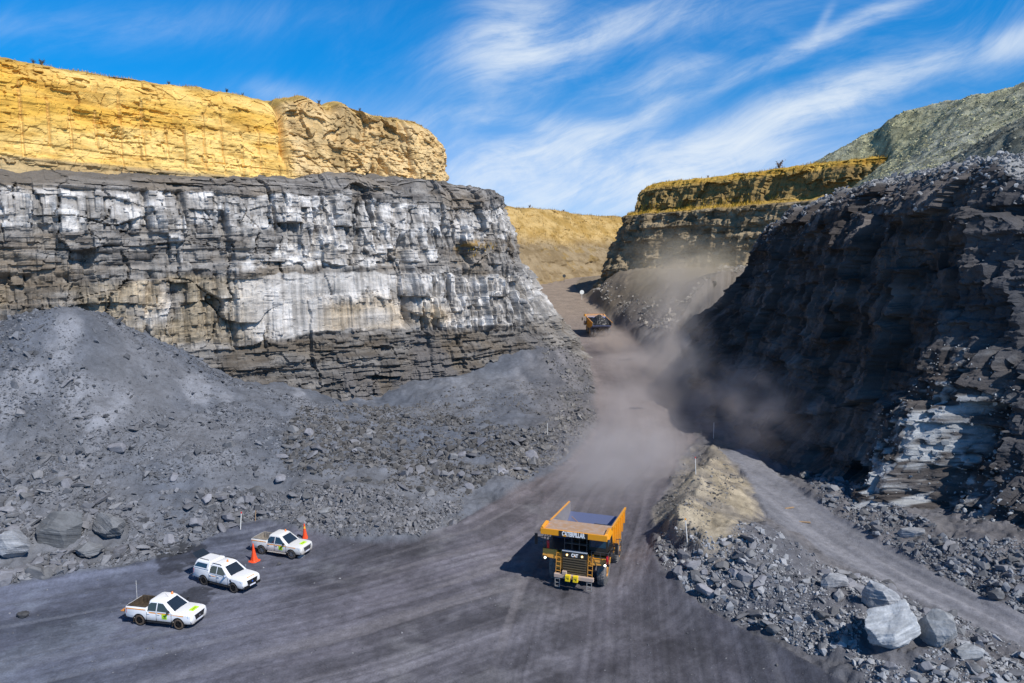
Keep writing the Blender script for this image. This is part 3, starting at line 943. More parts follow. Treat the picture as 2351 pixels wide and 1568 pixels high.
# ---- tan hillside far behind the bend
plan = [(-90, 190), (-60, 213), (-25, 240), (8, 268), (30, 296), (60, 326), (110, 372), (170, 425), (240, 480)]
h0 = [(-2, 17), (3, 22), (8, 27), (12, 33), (16, 37.5), (20, 39), (26, 46), (33, 53), (37, 56.5), (46, 58), (120, 59)]
P, NRM, S, SB, KEY, st = sweep(plan, {0: h0, 8: h0}, .45, .40)
Zc = P[..., 2]
g2, e2 = blocks(S, Zc, 4, 2.4, 402)
L1 = layers(Zc, S, 2.6, 404)
d = g2 * .9 + L1 * .8 + fbm(S * .4, Zc * .4, 6, 405, .6) * 1.4 + fbm(S * .9, Zc * .14, 4, 408) * .7
dzt = fbm(S * .10, SB * .1, 5, 406) * 1.3 + fbm(S * .02, SB * 0, 2, 407) * 2.2 * sstep(20, 40, SB)
FAR = push(P, NRM, d * (.15 + .85 * sstep(.1, .5, st)), dzt)
q_ = sstep(-.5, .5, fbm(S * .2, Zc * .35, 5, 409) + .5 * fbm(S * .8, Zc * .9, 4, 419))
c0 = lerp(col(.20, .145, .078), col(.30, .23, .14), q_)
c1 = lerp(col(.36, .225, .065), col(.50, .345, .14), q_)
cc = lerp(c0, c1, sstep(36, 44, Zc + fbm(S * .08, S * 0, 3, 410) * 3))
cc = lerp(cc, np.broadcast_to(col(.26, .17, .05), cc.shape), sstep(.15, .5, fbm(S * .35, Zc * .5, 4, 411)) * .6)
mesh_grid('far_hillside_terrain', FAR, M_SAND, cc, label='sunlit tan hillside closing the valley behind the road bend', cat='hill')

# ---- shaded dark cliff on the right
plan = [(84, 204), (60, 187), (41, 168), (31.5, 150), (30.8, 128), (33.8, 100), (37, 82), (40, 68), (42.6, 55), (47, 40), (54, 24)]
n0 = [(-4, 4), (3, 11), (9, 16), (15, 20.5), (19, 23), (21, 27), (22.5, 31), (24.5, 33), (29, 34)]
n1 = [(-4, 2), (2, 8.5), (8, 13.5), (14, 18.5), (18, 22.5), (20, 27), (21.5, 31), (23.5, 34), (28, 35)]
n2 = [(-4, -2), (1.0, 2), (4.5, 8), (7.5, 15), (10, 23), (12, 29), (14, 34), (17, 37.3), (23, 38.5)]
n3 = [(-4, -2), (1.0, 2), (3.6, 8), (6, 15), (8.2, 22.5), (10, 28.5), (11.6, 33.5), (14, 37), (20, 38)]
n4 = [(-4, -2), (1.5, 1.5), (5, 6), (8, 11), (11, 17), (13, 22), (15, 26), (18, 29), (23, 30)]
n5 = [(-4, -1), (1, 1.5), (4, 4), (7, 7), (10, 10), (13, 12.5), (16, 14), (19, 15), (25, 16)]
P, NRM, S, SB, KEY, st = sweep(plan, {0: n0, 2: n0, 3.2: n1, 5.0: n2, 5.5: n2, 6.6: n3, 7.25: n4, 7.9: n5, 10: n5}, .20, .18)
Zc = P[..., 2]
nearw = sstep(6.2, 7.2, KEY)
g1, e1 = blocks(S, Zc, 8, 9, 501)
g2, e2 = blocks(S, Zc, 3, 3, 502)
g3, e3 = blocks(S, Zc, 1.2, 1.0, 503)
g4, e4 = blocks(S, Zc, .6, .5, 504)
L1 = layers(Zc, S, 2.4, 505)
L2 = layers(Zc, S, .6, 506)
vert = fbm(S * .9, Zc * .05, 4, 507)
b1, be1 = bricks(S, Zc, 6, 9, 521, .9)
b2, be2 = bricks(S, Zc, 2.4, 3.6, 522, 1.0)
b3, be3 = bricks(S, Zc, 1.0, 1.1, 524, 1.0)
d = b1 * 3.0 + b2 * 1.2 + b3 * .55 + g4 * .28 + g1 * .8 + L1 * .5 + L2 * .25 + vert * .5 + fbm(S * .5, Zc * .5, 5, 508) * .25
d = d + nearw * (b2 * .9 + b3 * .5)
d = d + 3.5 * np.exp(-((KEY - 6.95) / .24) ** 2) * sstep(22, 8, Zc)            # the spur that catches the sun
P2 = push(P, NRM, d * (.15 + .85 * sstep(.1, .5, st)), fbm(S * .5, SB * .5, 5, 509) * 1.2 * sstep(.7, .3, st))
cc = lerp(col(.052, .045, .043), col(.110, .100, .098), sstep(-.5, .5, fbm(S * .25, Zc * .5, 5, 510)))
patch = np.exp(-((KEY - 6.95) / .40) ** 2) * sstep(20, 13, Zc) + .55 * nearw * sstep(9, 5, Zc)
cc = lerp(cc, np.broadcast_to(col(.42, .44, .46), cc.shape), np.clip(patch, 0, 1) * sstep(-.05, .3, fbm(S * .6, Zc * .9, 6, 511, .65) + (g3 + g2) * .5) * .85)  # pale rubble, with the brightness of the sunlit patch put into its pigment
cc = lerp(cc, np.broadcast_to(col(.062, .067, .08), cc.shape), nearw * (1 - np.clip(patch, 0, 1)) * .7)  # pigment darkened so the near face looks less lit
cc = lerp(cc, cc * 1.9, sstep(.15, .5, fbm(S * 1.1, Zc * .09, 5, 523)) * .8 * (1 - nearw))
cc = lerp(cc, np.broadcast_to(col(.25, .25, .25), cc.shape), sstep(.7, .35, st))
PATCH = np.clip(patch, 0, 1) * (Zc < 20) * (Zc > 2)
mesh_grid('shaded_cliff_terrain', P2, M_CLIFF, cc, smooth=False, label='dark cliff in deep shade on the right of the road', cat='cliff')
RIMX, RIMY = P2[:, -1, 0], P2[:, -1, 1]

# ---- spoil heaps above it
sp = [(52, 150, 33), (50, 140, 34.5), (53, 126, 36.5), (56, 112, 37.5), (59, 98, 37.5), (62, 86, 36.5), (66, 74, 32), (73, 64, 25), (84, 58, 22), (110, 50, 26),
      (60, 160, 35), (72, 190, 44), (100, 60, 34), (120, 70, 48), (100, 85, 52)]
for u, v, Y in [(1905, 352, 206), (1960, 322, 199), (2020, 282, 193), (2080, 244, 187), (2200, 212, 176), (2351, 184, 166), (2500, 165, 158), (2150, 318, 160), (2300, 300, 146),
                (2060, 362, 176), (1900, 475, 150), (1950, 452, 142), (1990, 440, 152), (2020, 405, 164), (1880, 470, 165), (2080, 395, 138), (1995, 430, 114), (2100, 412, 104), (2351, 250, 96), (2280, 300, 100), (2200, 345, 104), (2351, 330, 88), (2250, 380, 94), (2351, 392, 82), (2250, 245, 168)]:
    sp.append(atY(u, v, Y))
sp += [(81, 108, 43.5), (92, 118, 46), (76, 118, 41.5), (120, 180, 70), (150, 160, 74), (118, 215, 66), (160, 120, 70), (70, 172, 42), (140, 225, 60), (200, 180, 72), (200, 90, 66)]
spoil = TPS(sp, .004)
sx, sy = np.arange(46, 205, .34), np.arange(48, 232, .34)
SX, SY = np.meshgrid(sx, sy, indexing='ij')
cx, cy = np.meshgrid(np.arange(46, 207, 2.0), np.arange(48, 234, 2.0), indexing='ij')
czz = spoil(cx, cy)
ix, iy = (SX - 46) / 2.0, (SY - 48) / 2.0
a_, b_ = ix.astype(int), iy.astype(int)
fx, fy = ix - a_, iy - b_
SZ = (czz[a_, b_] * (1 - fx) + czz[a_ + 1, b_] * fx) * (1 - fy) + (czz[a_, b_ + 1] * (1 - fx) + czz[a_ + 1, b_ + 1] * fx) * fy
dr, orr, _ = seg_dist(SX, SY, np.stack([RIMX, RIMY], 1)[::12])
cvs, ces = cells(SX * .8, SY * .8, 601)
relief = fbm(SX * .5, SY * .5, 6, 602, .6) * .55 + (cvs - .5) * .35 + fbm(SX * .09, SY * .09, 3, 603) * .9 - .4
SZ = np.where((orr > -2.5) & (SY < 155), SZ - 1.5, SZ)
_dq, oq, _aq = seg_dist(SX, SY, [(62, 300), (45, 275), (34, 256), (31, 241), (37, 228), (56, 207), (76, 184), (107, 152), (140, 118)])
keep = (orr < 4.0) | ((oq < -20) & (SY > 150)) | ((SX > 60) & (SY > 140))
# beyond its own crest the heap runs down towards the foot of the ochre cliff
_dk, ok_, ak_ = seg_dist(SX, SY, [(40, 141), (58, 146), (78, 152), (97, 176), (99, 182)])
zr_ = np.interp(ak_, [0, 18.7, 39.6, 70.2, 77], [33.5, 36, 42.7, 54.0, 56.0])
front = zr_ + np.where(ok_ < 0, -.85, .85) * _dk
plat = 56.3 + .72 * np.maximum(0, -oq - 20)
SZ = np.where(SY > 138, np.minimum(SZ, np.where(oq < -19, np.maximum(front, plat), front)), SZ)
ker_ = np.hanning(23)[1:-1]
ker_ /= ker_.sum()
for ax_ in (0, 1):                                          # loose rock lies at an even slope: round off the creases
    SZ = np.apply_along_axis(lambda r: np.convolve(np.pad(r, 10, 'edge'), ker_, 'valid'), ax_, SZ)
SZ = SZ + relief
keep = keep[:-1, :-1] & keep[1:, 1:]
pg = lerp(col(.17, .18, .16), col(.40, .41, .36), sstep(-.4, .5, fbm(SX * .7, SY * .7, 5, 604)))
oliv = sstep(-.3, .5, fbm(SX * .05, SY * .05, 3, 605)) * sstep(118, 135, SY)
pg = lerp(pg * col(1.05, 1.03, .92), pg * col(1.18, 1.08, .64), oliv * .65)
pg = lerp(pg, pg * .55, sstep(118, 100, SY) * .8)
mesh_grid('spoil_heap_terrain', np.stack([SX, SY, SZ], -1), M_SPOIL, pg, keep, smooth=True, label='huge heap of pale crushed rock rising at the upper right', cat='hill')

# ------------------------------------------------------------------ broken rock
rs = np.random.RandomState(11)


def hull_rock(k, n=11, flat=(1, .8, .6)):
    r_ = np.random.RandomState(100 + k)
    bm = bmesh.new()
    for i in range(n):
        p = r_.normal(size=3)
        p = p / np.linalg.norm(p) * r_.uniform(.72, 1.0)
        p = np.sign(p) * np.abs(p) ** .8
        bm.verts.new((p[0] * .5 * flat[0], p[1] * .5 * flat[1], p[2] * .5 * flat[2]))
    res = bmesh.ops.convex_hull(bm, input=bm.verts[:])
    bmesh.ops.delete(bm, geom=[v for v in bm.verts if not v.link_faces], context='VERTS')
    bmesh.ops.triangulate(bm, faces=bm.faces[:])
    bmesh.ops.recalc_face_normals(bm, faces=bm.faces[:])
    bm.verts.index_update()
    Vv = np.array([v.co[:] for v in bm.verts], np.float32)
    Ff = np.array([[v.index for v in f.verts] for f in bm.faces], np.int32)
    bm.free()
    return Vv, Ff


def ico(sub):
    bm = bmesh.new()
    bmesh.ops.create_icosphere(bm, subdivisions=sub, radius=1.0)
    bm.verts.index_update()
    Vv = np.array([v.co[:] for v in bm.verts], np.float64)
    Ff = np.array([[v.index for v in f.verts] for f in bm.faces], np.int32)
    bm.free()
    return Vv, Ff


def faceted(seed, sub=4, planes=13, flat=(1, .8, .62), wear=.02):
    """a rock cut from a ball by random planes, then roughened"""
    r_ = np.random.RandomState(seed)
    D, Ff = ico(sub)
    n = r_.normal(size=(planes, 3))
    n /= np.linalg.norm(n, axis=1)[:, None]
    dd = r_.uniform(.55 if planes < 20 else .66, .95, planes)
    q = D @ n.T
    rad = np.where(q > .05, dd[None] / np.maximum(q, .05), 9).min(1)
    rad = np.minimum(rad, 1.25)
    P_ = D * rad[:, None]
    nz = fbm(P_[:, 0] * 2.2 + seed, P_[:, 1] * 2.2 + P_[:, 2] * 1.7, 5, seed % 97) * wear * 2.2
    ly = fbm(P_[:, 0] * .6 + seed, P_[:, 2] * 9 + P_[:, 1], 3, seed % 89) * wear
    P_ = P_ * (1 + nz + ly)[:, None]
    P_ = P_ / np.abs(P_).max() * .5 * np.array(flat)
    return P_, Ff


HULLS = [hull_rock(k, 9 + k % 5, [(1, .8, .6), (1, .65, .42), (1, .9, .75), (1.1, .6, .3)][k % 4]) for k in range(26)]
BIGS = []
for k in range(16):
    Vv, Ff = faceted(900 + k, 4, 9 + k % 6, [(1, .8, .62), (1, .62, .42), (.95, .85, .75), (1.1, .7, .32)][k % 4], .025)
    base = np.array([.17, .172, .18]) * (.85 + .3 * rs.rand()) * np.array([1, 1, 1.0 + .08 * rs.rand()])
    me = mesh_raw('rock', Vv, Ff, M_BOULDER, np.repeat(base[None], len(Vv), 0), False, link=False)
    BIGS.append((me, Vv))

# zone outline on the photograph, how many, sizes (m), label, group, pigment
ZONES = [
    ([(-20, 1080), (330, 1120), (560, 1120), (740, 1130), (640, 1185), (560, 1195), (430, 1255), (230, 1300), (-20, 1350)], 12000, .18, 1.6, 1.7, 10, 75,
     'angular grey rock in the bank of rubble behind the parked pickups', 'rocks in the bank behind the pickups', (.150, .155, .172)),
    ([(700, 1110), (1060, 1140), (1065, 1185), (960, 1238), (780, 1238), (610, 1190)], 5000, .16, 1.05, 1.9, 10, 90,
     'grey rock in the low heap beside the mouth of the haul road', 'rocks in the low heap beside the road mouth', (.165, .165, .175)),
    ([(690, 930), (930, 930), (1290, 1000), (1240, 1075), (1060, 1130), (760, 1110), (640, 1060)], 11000, .22, 1.6, 1.9, 60, 125,
     'dark broken slab in the field of blocks below the grey wall', 'broken slabs below the grey wall', (.115, .112, .112)),
    ([(940, 905), (1255, 872), (1310, 950), (960, 965)], 2600, .12, .9, 2.0, 80, 135,
     'dark broken slab in the field of blocks below the grey wall', 'broken slabs below the grey wall', (.125, .12, .118)),
    ([(-20, 730), (210, 690), (540, 865), (780, 930), (700, 1100), (-20, 1110)], 24000, .13, 1.5, 2.05, 50, 112,
     'grey stone on the big slope of fines below the wall', 'stones on the big left slope', (.135, .142, .160)),
    ([(1240, 800), (1290, 740), (1345, 770), (1392, 900), (1370, 960), (1300, 1045), (1200, 1110), (1120, 1100), (1290, 930)], 6500, .2, 1.5, 1.95, 70, 170,
     'grey rock along the outer edge of the haul road bend', 'rocks along the edge of the road bend', (.17, .163, .158)),
    ([(1640, 1235), (1700, 1200), (1900, 1290), (2060, 1350), (2000, 1480), (1880, 1500), (1640, 1390), (1560, 1330), (1500, 1260), (1520, 1220)], 9500, .11, 1.3, 1.75, 25, 70,
     'pale grey block in the rubble heap between the two roads', 'blocks in the heap between the two roads', (.265, .272, .29)),
    ([(1900, 1430), (2060, 1360), (2351, 1490), (2500, 1568), (2000, 1600)], 5500, .10, 1.1, 1.85, 22, 60,
     'pale stone beside the big boulders at the end of the heap', 'stones around the big boulders', (.28, .29, .31)),
    ([(1500, 1140), (1600, 1030), (1650, 1012), (1720, 1090), (1590, 1240), (1510, 1270)], 2600, .09, .6, 2.0, 25, 100,
     'loose grey stone on the tan ridge between the roads', 'stones on the tan ridge', (.17, .165, .16)),
    ([(1835, 1075), (1900, 1075), (2200, 1240), (2351, 1240), (2400, 1420), (2351, 1410), (2100, 1285), (1890, 1165)], 7500, .13, 1.4, 1.85, 25, 100,
     'grey rock on the low bank at the foot of the shaded cliff', 'rocks at the foot of the shaded cliff', (.19, .20, .22)),
    ([(1560, 690), (1640, 620), (1740, 590), (1735, 640), (1640, 690), (1550, 770), (1450, 740), (1360, 670), (1400, 640), (1480, 680)], 3600, .3, 2.2, 2.0, 130, 240,
     'dusty block in the rockfall above the right edge of the road', 'blocks in the rockfall above the road', (.33, .305, .275)),
]
rocks = []          # x, y, z, size, zone, variant
for zi, (poly, n, s0, s1, al, ya, yb, lab, grp, pgm) in enumerate(ZONES):
    pu = np.array(poly, float)
    ok = in_poly(U, V, poly) & (GYv > ya) & (GYv < yb)
    jj, ii = np.nonzero(ok)
    if not len(jj):
        continue
    pick = rs.randint(0, len(jj), n)
    x = GXv[jj[pick], ii[pick]] + rs.uniform(-.15, .15, n)
    y = GYv[jj[pick], ii[pick]] + rs.uniform(-.2, .2, n)
    clump = fbm(x * .22, y * .22, 4, 700 + zi) + .25 * rs.normal(size=n)
    if zi == 4:
        clump = clump - .12
    sel = clump > -.25
    x, y, clump = x[sel], y[sel], clump[sel]
    b = sample(bare, x, y)
    sel = b < .4
    x, y, clump = x[sel], y[sel], clump[sel]
    s_ = s0 * (1 - rs.rand(len(x)) * (1 - (s0 / s1) ** al)) ** (-1 / al)
    s_ = s_ * (.8 + .5 * np.clip(clump + .3, 0, 1))
    for k in range(len(x)):
        rocks.append((x[k], y[k], 0, s_[k], zi))
# a few strays on the open floor
for k in range(1900):
    u, v = rs.uniform(0, 1950), rs.uniform(1220, 1568)
    x, y, _z = atZ(u, v, 0)
    rocks.append((x, y, 0, min(.045 * (1 - rs.rand() * .98) ** (-1 / 2.2), .24), 1))
rocks = np.array(rocks)
rocks[:, 2] = zfull(rocks[:, 0], rocks[:, 1]) + rocks[:, 3] * .06

# keep clear of the big boulders and the parked vehicles
CLEAR = []


def clear_of(R_):
    m = np.ones(len(R_), bool)
    for (x, y, r) in CLEAR:
        m &= np.hypot(R_[:, 0] - x, R_[:, 1] - y) > r + R_[:, 3] * .4
    return m


# --- the great boulders, one by one: (u, v, Y of the foot, width, depth, height, turn, seed, label, pigment)
GREAT = [
    (2048, 1530, 4.9, 3.3, 2.9, 25, 31, 'largest pale boulder, whole and smooth faced, beside the side road', (.38, .395, .415)),
    (2150, 1508, 3.1, 2.6, 3.1, -20, 37, 'tall split pale boulder leaning against the largest one', (.36, .375, .395)),
    (2012, 1424, 3.4, 2.2, 2.5, -35, 43, 'dark sided tilted boulder on the edge of the side road ruts', (.24, .25, .268)),
    (1908, 1366, 2.3, 1.7, 1.5, 10, 47, 'squat block above a dark gap uphill of the tilted boulder', (.21, .215, .23)),
    (2225, 1540, 2.3, 1.8, 1.3, 15, 53, 'low rounded boulder below the split pale boulder', (.24, .25, .265)),
    (1925, 1392, 1.3, 1.0, .8, 60, 54, 'small pale block between the squat block and the largest boulder', (.22, .225, .24)),
    (135, 1262, 4.3, 3.0, 3.0, 15, 59, 'massive flat faced boulder with pale streaks behind the pickups', (.19, .20, .215)),
    (30, 1305, 4.2, 3.0, 2.4, -10, 61, 'massive white streaked boulder cut by the picture edge', (.24, .25, .27)),
    (250, 1240, 4.0, 2.6, 2.2, -25, 67, 'dark slab shaped boulder resting in the bank of rubble', (.155, .16, .17)),
    (205, 1290, 2.6, 1.8, 1.3, 5, 71, 'low brown grey boulder at the front of the rubble bank', (.16, .165, .175)),
    (55, 1425, .95, .8, .6, 0, 73, 'lone dark rock on the floor left of the front pickup', (.07, .07, .075)),
    (1847, 1098, 1.7, 1.3, 1.3, 30, 79, 'sunlit rock capping the far end of the low bank', (.24, .235, .225)),
    (2092, 1238, 2.6, 1.2, 1.1, -38, 83, 'long pale slab lying along the low bank by the side road', (.22, .225, .235)),
    (2290, 1385, 1.6, 1.3, 1.0, 20, 89, 'dark boulder on the rubble right of the side road', (.13, .135, .145)),
    (745, 1185, 1.9, .8, .8, 35, 97, 'long flat slab lying at the toe of the rubble behind the last pickup', (.19, .195, .205)),
    (965, 1120, 1.5, 1.0, .9, -5, 101, 'square dark block on top of the low rubble heap', (.12, .118, .115)),
    (690, 1283, .85, .5, .42, 20, 103, 'single stone on the open floor near the orange cone', (.20, .205, .215)),
    (640, 1302, .55, .4, .32, 70, 104, 'little dark stone on the floor between the pickups and the road', (.10, .10, .105)),
]
for (u, v, w, dp, h, turn, seed, lab, pgm) in GREAT:
    w, dp, h = w * .88, dp * .88, h * .88
    pgm = tuple(q * (1.02 if u > 1500 else .86) for q in pgm)
    x, y, z = on_ground(u, v)
    y += dp * .45
    x *= 1 + dp * .45 / y
    Vv, Ff = faceted(seed, 6, 24, (w * 1.08, dp * 1.08, h * 1.3), .045)
    st_ = sstep(-.2, .35, fbm(Vv[:, 0] * .9 + seed, Vv[:, 2] * 5.0 + Vv[:, 1] * 1.5 + Vv[:, 0], 5, seed))
    C = lerp(np.array(pgm) * .85, np.array(pgm) * 1.15, st_)
    o = mesh_raw('boulder', Vv, Ff, M_BOULDER, C, False, None, lab, 'boulder')
    o.location = (x, y, float(zfull(x, y)) + h * .30)
    o.rotation_euler = (R(rnd.uniform(-20, 20)), R(rnd.uniform(-20, 20)), R(turn))
    CLEAR.append((x, y, max(w, dp) * .42))

PARK = [(-22.9, 46.0, -.20), (-21.2, 51.6, -.43), (-18.9, 58.1, -.32)]
for (x, y, a) in PARK:
    for t in (.6, -1, -2.6, -4.0):
        CLEAR.append((x + t * math.cos(a), y + t * math.sin(a), 1.3))
CLEAR.append((5.6, 54.5, 4.5))
rocks = rocks[clear_of(rocks)]

Ur, Vr = to_uv(rocks[:, 0], rocks[:, 1], rocks[:, 2])
seen = (Ur > 5) & (Ur < 2346) & (Vr > 5) & (Vr < 1562)
app = np.where(seen, rocks[:, 3] / np.hypot(rocks[:, 0], rocks[:, 1]), 0)
order = np.argsort(-app)
SINGLE = order[:272]
single = np.zeros(len(rocks), bool)
single[SINGLE] = True
for i in SINGLE:
    x, y, z, s_, zi = rocks[i]
    zi = int(zi)
    me, _v = BIGS[rs.randint(len(BIGS))]
    o = bpy.data.objects.new('rock', me)
    o.location = (x, y, z + s_ * .08)
    k = s_ * 1.12
    o.scale = (k, k * rs.uniform(.8, 1.1), k * rs.uniform(.75, 1.1))
    o.rotation_euler = (rs.uniform(-.6, .6), rs.uniform(-.6, .6), rs.uniform(0, 6.28))
    COL.objects.link(o)
    tag(o, ZONES[zi][7], 'rock', ZONES[zi][8])


def rand_rot(n, tilt=1.0):
    """random rotation matrices, tilt limits how far they lean"""
    a = rs.uniform(0, 2 * np.pi, n)
    bx, by = rs.normal(0, .55 * tilt, n), rs.normal(0, .55 * tilt, n)
    ca_, sa_ = np.cos(a), np.sin(a)
    cx_, sx_, cy_, sy_ = np.cos(bx), np.sin(bx), np.cos(by), np.sin(by)
    o_, z_ = np.ones(n), np.zeros(n)
    Rz = np.stack([ca_, -sa_, z_, sa_, ca_, z_, z_, z_, o_], 1).reshape(n, 3, 3)
    Rx = np.stack([o_, z_, z_, z_, cx_, -sx_, z_, sx_, cx_], 1).reshape(n, 3, 3)
    Ry = np.stack([cy_, z_, sy_, z_, o_, z_, -sy_, z_, cy_], 1).reshape(n, 3, 3)
    return Rx @ Ry @ Rz


def scatter(pos, size, pigm, tilt=1.0):
    n = len(pos)
    var = rs.randint(0, len(HULLS), n)
    VV, FF, CC, off = [], [], [], 0
    for k, (Vv, Ff) in enumerate(HULLS):
        m = np.nonzero(var == k)[0]
        if not len(m):
            continue
        Rm = rand_rot(len(m), tilt)
        q = np.einsum('nij,vj->nvi', Rm, Vv) * size[m][:, None, None] + pos[m][:, None, :]
        VV.append(q.reshape(-1, 3))
        FF.append((Ff[None] + (np.arange(len(m)) * len(Vv))[:, None, None] + off).reshape(-1, 3))
        CC.append(np.repeat(pigm[m], len(Vv), 0))
        off += len(m) * len(Vv)
    return np.vstack(VV), np.vstack(FF), np.vstack(CC)


rest_r = rocks[~single]
zc = np.array([z_[9] for z_ in ZONES])
pg_r = zc[rest_r[:, 4].astype(int)] * (rs.uniform(.55, 1.35, len(rest_r)))[:, None]
far_n = 26000
fi = rs.randint(0, SX.shape[0] - 1, far_n * 2)
fj = rs.randint(0, SX.shape[1] - 1, far_n * 2)
okf = keep[np.minimum(fi, keep.shape[0] - 1), np.minimum(fj, keep.shape[1] - 1)]
Uf, Vf = to_uv(SX[fi, fj], SY[fi, fj], SZ[fi, fj])
okf &= (Uf > 1880) & (Uf < 2500) & (Vf < 450)
fi, fj = fi[okf][:far_n], fj[okf][:far_n]
fpos = np.stack([SX[fi, fj], SY[fi, fj], SZ[fi, fj]], 1)
fs = .34 * (1 - rs.rand(len(fi)) * .93) ** (-1 / 2.3)
fs = np.minimum(fs, 1.9)
fpg = np.array([.42, .42, .34]) * rs.uniform(.5, 1.4, len(fi))[:, None]
fpg = np.where((fpos[:, 1] < 110)[:, None], fpg * .62, fpg * np.array([1.05, 1.0, .72]))
ring = []                                                   # loose rock lying along the rim of the shaded cliff
mrow = P2.shape[1]
ki = rs.randint(0, P2.shape[0], 17000)
kj = (mrow - 1 - np.abs(rs.normal(0, mrow * .085, 17000))).clip(0, mrow - 1).astype(int)
rpos = P2[ki, kj] + np.array([0, 0, .1])
rok = (rpos[:, 1] > 55) & (rpos[:, 2] > 20)
rpos = rpos[rok]
rsz = np.minimum(.28 * (1 - rs.rand(len(rpos)) * .95) ** (-1 / 2.0), 1.7)
rpg = np.array([.27, .27, .275]) * rs.uniform(.5, 1.4, len(rpos))[:, None]
pj, pi_ = np.nonzero(PATCH > .3)
pk = rs.randint(0, len(pj), 2600)
ppos = P2[pj[pk], pi_[pk]] + rs.normal(0, .12, (2600, 3))
psz = np.minimum(.16 * (1 - rs.rand(2600) * .97) ** (-1 / 1.9), 1.1)
ppg = np.array([.34, .355, .37]) * rs.uniform(.5, 1.35, 2600)[:, None]
rpos, rsz, rpg = np.vstack([rpos, ppos]), np.concatenate([rsz, psz]), np.vstack([rpg, ppg])
fpos, fs, fpg = np.vstack([fpos, rpos]), np.concatenate([fs, rsz]), np.vstack([fpg, rpg])
pos = np.vstack([rest_r[:, :3], fpos])
VV, FF, CC = scatter(pos, np.concatenate([rest_r[:, 3] * 1.1, fs]), np.vstack([pg_r, fpg]))
mesh_raw('rubble', VV, FF, M_ROCK, CC, False, 'stuff', 'countless small broken rocks over the slopes and heaps', 'rubble')

# rocks broken off along the rim of the shaded cliff catch the sun
# ------------------------------------------------------------------ plain materials
def plain(name, c, rough=.5, metal=0.0, dirt=0.0, emit=None, spec=.5, coat=0.0, dirtcol=(.16, .14, .12), sill=None):
    m = bpy.data.materials.new(name)
    m.use_nodes = True
    m.node_tree.nodes.clear()
    N = Nodes(m.node_tree)
    p = N.new('ShaderNodeBsdfPrincipled')
    p.inputs['Roughness'].default_value = rough
    p.inputs['Metallic'].default_value = metal
    p.inputs['Specular IOR Level'].default_value = spec
    p.inputs['Coat Weight'].default_value = coat
    c4 = (c[0], c[1], c[2], 1)
    co = N.new('ShaderNodeTexCoord').outputs['Object']
    n1 = N.noise(co, 2.2, 6, .65)
    n2 = N.noise(co, 11.0, 4, .6)
    f = N.math('ADD', N.math('MULTIPLY', n1, .65), N.math('MULTIPLY', n2, .35))
    if dirt > 0:
        k = N.ramp(f, (.62 - dirt * .35, .78 - dirt * .1, 0.0, min(1.0, .35 + dirt)))
        base = N.mix(k, c4, dirtcol + (1,))
        N.put(p.inputs['Roughness'], N.ramp(k, (0, 1, rough, .9)))
    else:
        base = N.mix(N.ramp(f, (.3, .7, 0, .2)), c4, tuple(x * .9 for x in c) + (1,))
    if sill:                                                # road dirt thrown up from below: height range and strength
        sz_ = N.new('ShaderNodeSeparateXYZ')
        N.put(sz_.inputs[0], co)
        low_ = N.ramp(N.math('ADD', sz_.outputs[2], N.math('MULTIPLY', N.math('SUBTRACT', n1, .5), .5)), (sill[0], sill[1], sill[2], 0.0))
        base = N.mix(low_, base, dirtcol + (1,))
    N.put(p.inputs['Base Color'], base)
    if emit:
        p.inputs['Emission Color'].default_value = tuple(emit[:3]) + (1,)
        p.inputs['Emission Strength'].default_value = emit[3]
    o = N.new('ShaderNodeOutputMaterial')
    N.l.new(p.outputs[0], o.inputs[0])
    return m


WHITE = plain('white_paint', (.84, .84, .85), .28, dirt=.0, coat=.4, dirtcol=(.33, .29, .25), sill=(.38, .80, .75))
WHITE_DUSTY = plain('dusty_white_paint', (.72, .71, .69), .4, dirt=.18, coat=.2, dirtcol=(.36, .32, .28), sill=(.40, .95, .85))
GLASS = plain('dark_glass', (.020, .026, .034), .10, spec=1.0, coat=.6)
BLACK = plain('black_plastic', (.018, .018, .02), .45)
RUBBER = plain('dusty_rubber', (.035, .032, .03), .85, dirt=.5, dirtcol=(.15, .12, .10))
BROWN_RUBBER = plain('muddy_rubber', (.06, .045, .035), .9, dirt=.6, dirtcol=(.15, .105, .07))
BIG_RUBBER = plain('grey_dusty_rubber', (.09, .088, .088), .9, dirt=.7, dirtcol=(.25, .235, .23))
RIM = plain('black_alloy', (.03, .03, .032), .3, .6)
RIMS = plain('bright_alloy', (.45, .46, .48), .28, .9)
CHROME = plain('chrome', (.75, .76, .78), .12, 1.0)
ORANGE_TAPE = plain('orange_reflective_tape', (.90, .36, .02), .4)
LIME = plain('lime_sticker', (.55, .88, .03), .4)
INK = plain('sticker_ink', (.03, .035, .03), .5)
REDLAMP = plain('red_lamp_glass', (.35, .02, .01), .15, spec=.7)
CLEARLAMP = plain('clear_lamp_glass', (.62, .66, .70), .08, .3, spec=.8)
AMBER = plain('amber_beacon', (.95, .22, .01), .2)
PLATE = plain('number_plate', (.70, .72, .80), .4)
BEDLINER = plain('muddy_bed_liner', (.045, .032, .022), .8, dirt=.6, dirtcol=(.12, .09, .06))
GREYBED = plain('dusty_bed_liner', (.20, .18, .16), .8, dirt=.6, dirtcol=(.38, .34, .29))
CONE = plain('orange_cone', (.86, .085, .018), .55, dirt=.06)
YELLOW = plain('machine_yellow', (.80, .33, .012), .42, dirt=.30, coat=.15, dirtcol=(.36, .22, .085), sill=(1.6, 4.2, .55))
WORN = plain('worn_canopy_steel', (.62, .34, .14), .38, .35, dirt=.75, dirtcol=(.48, .42, .40))
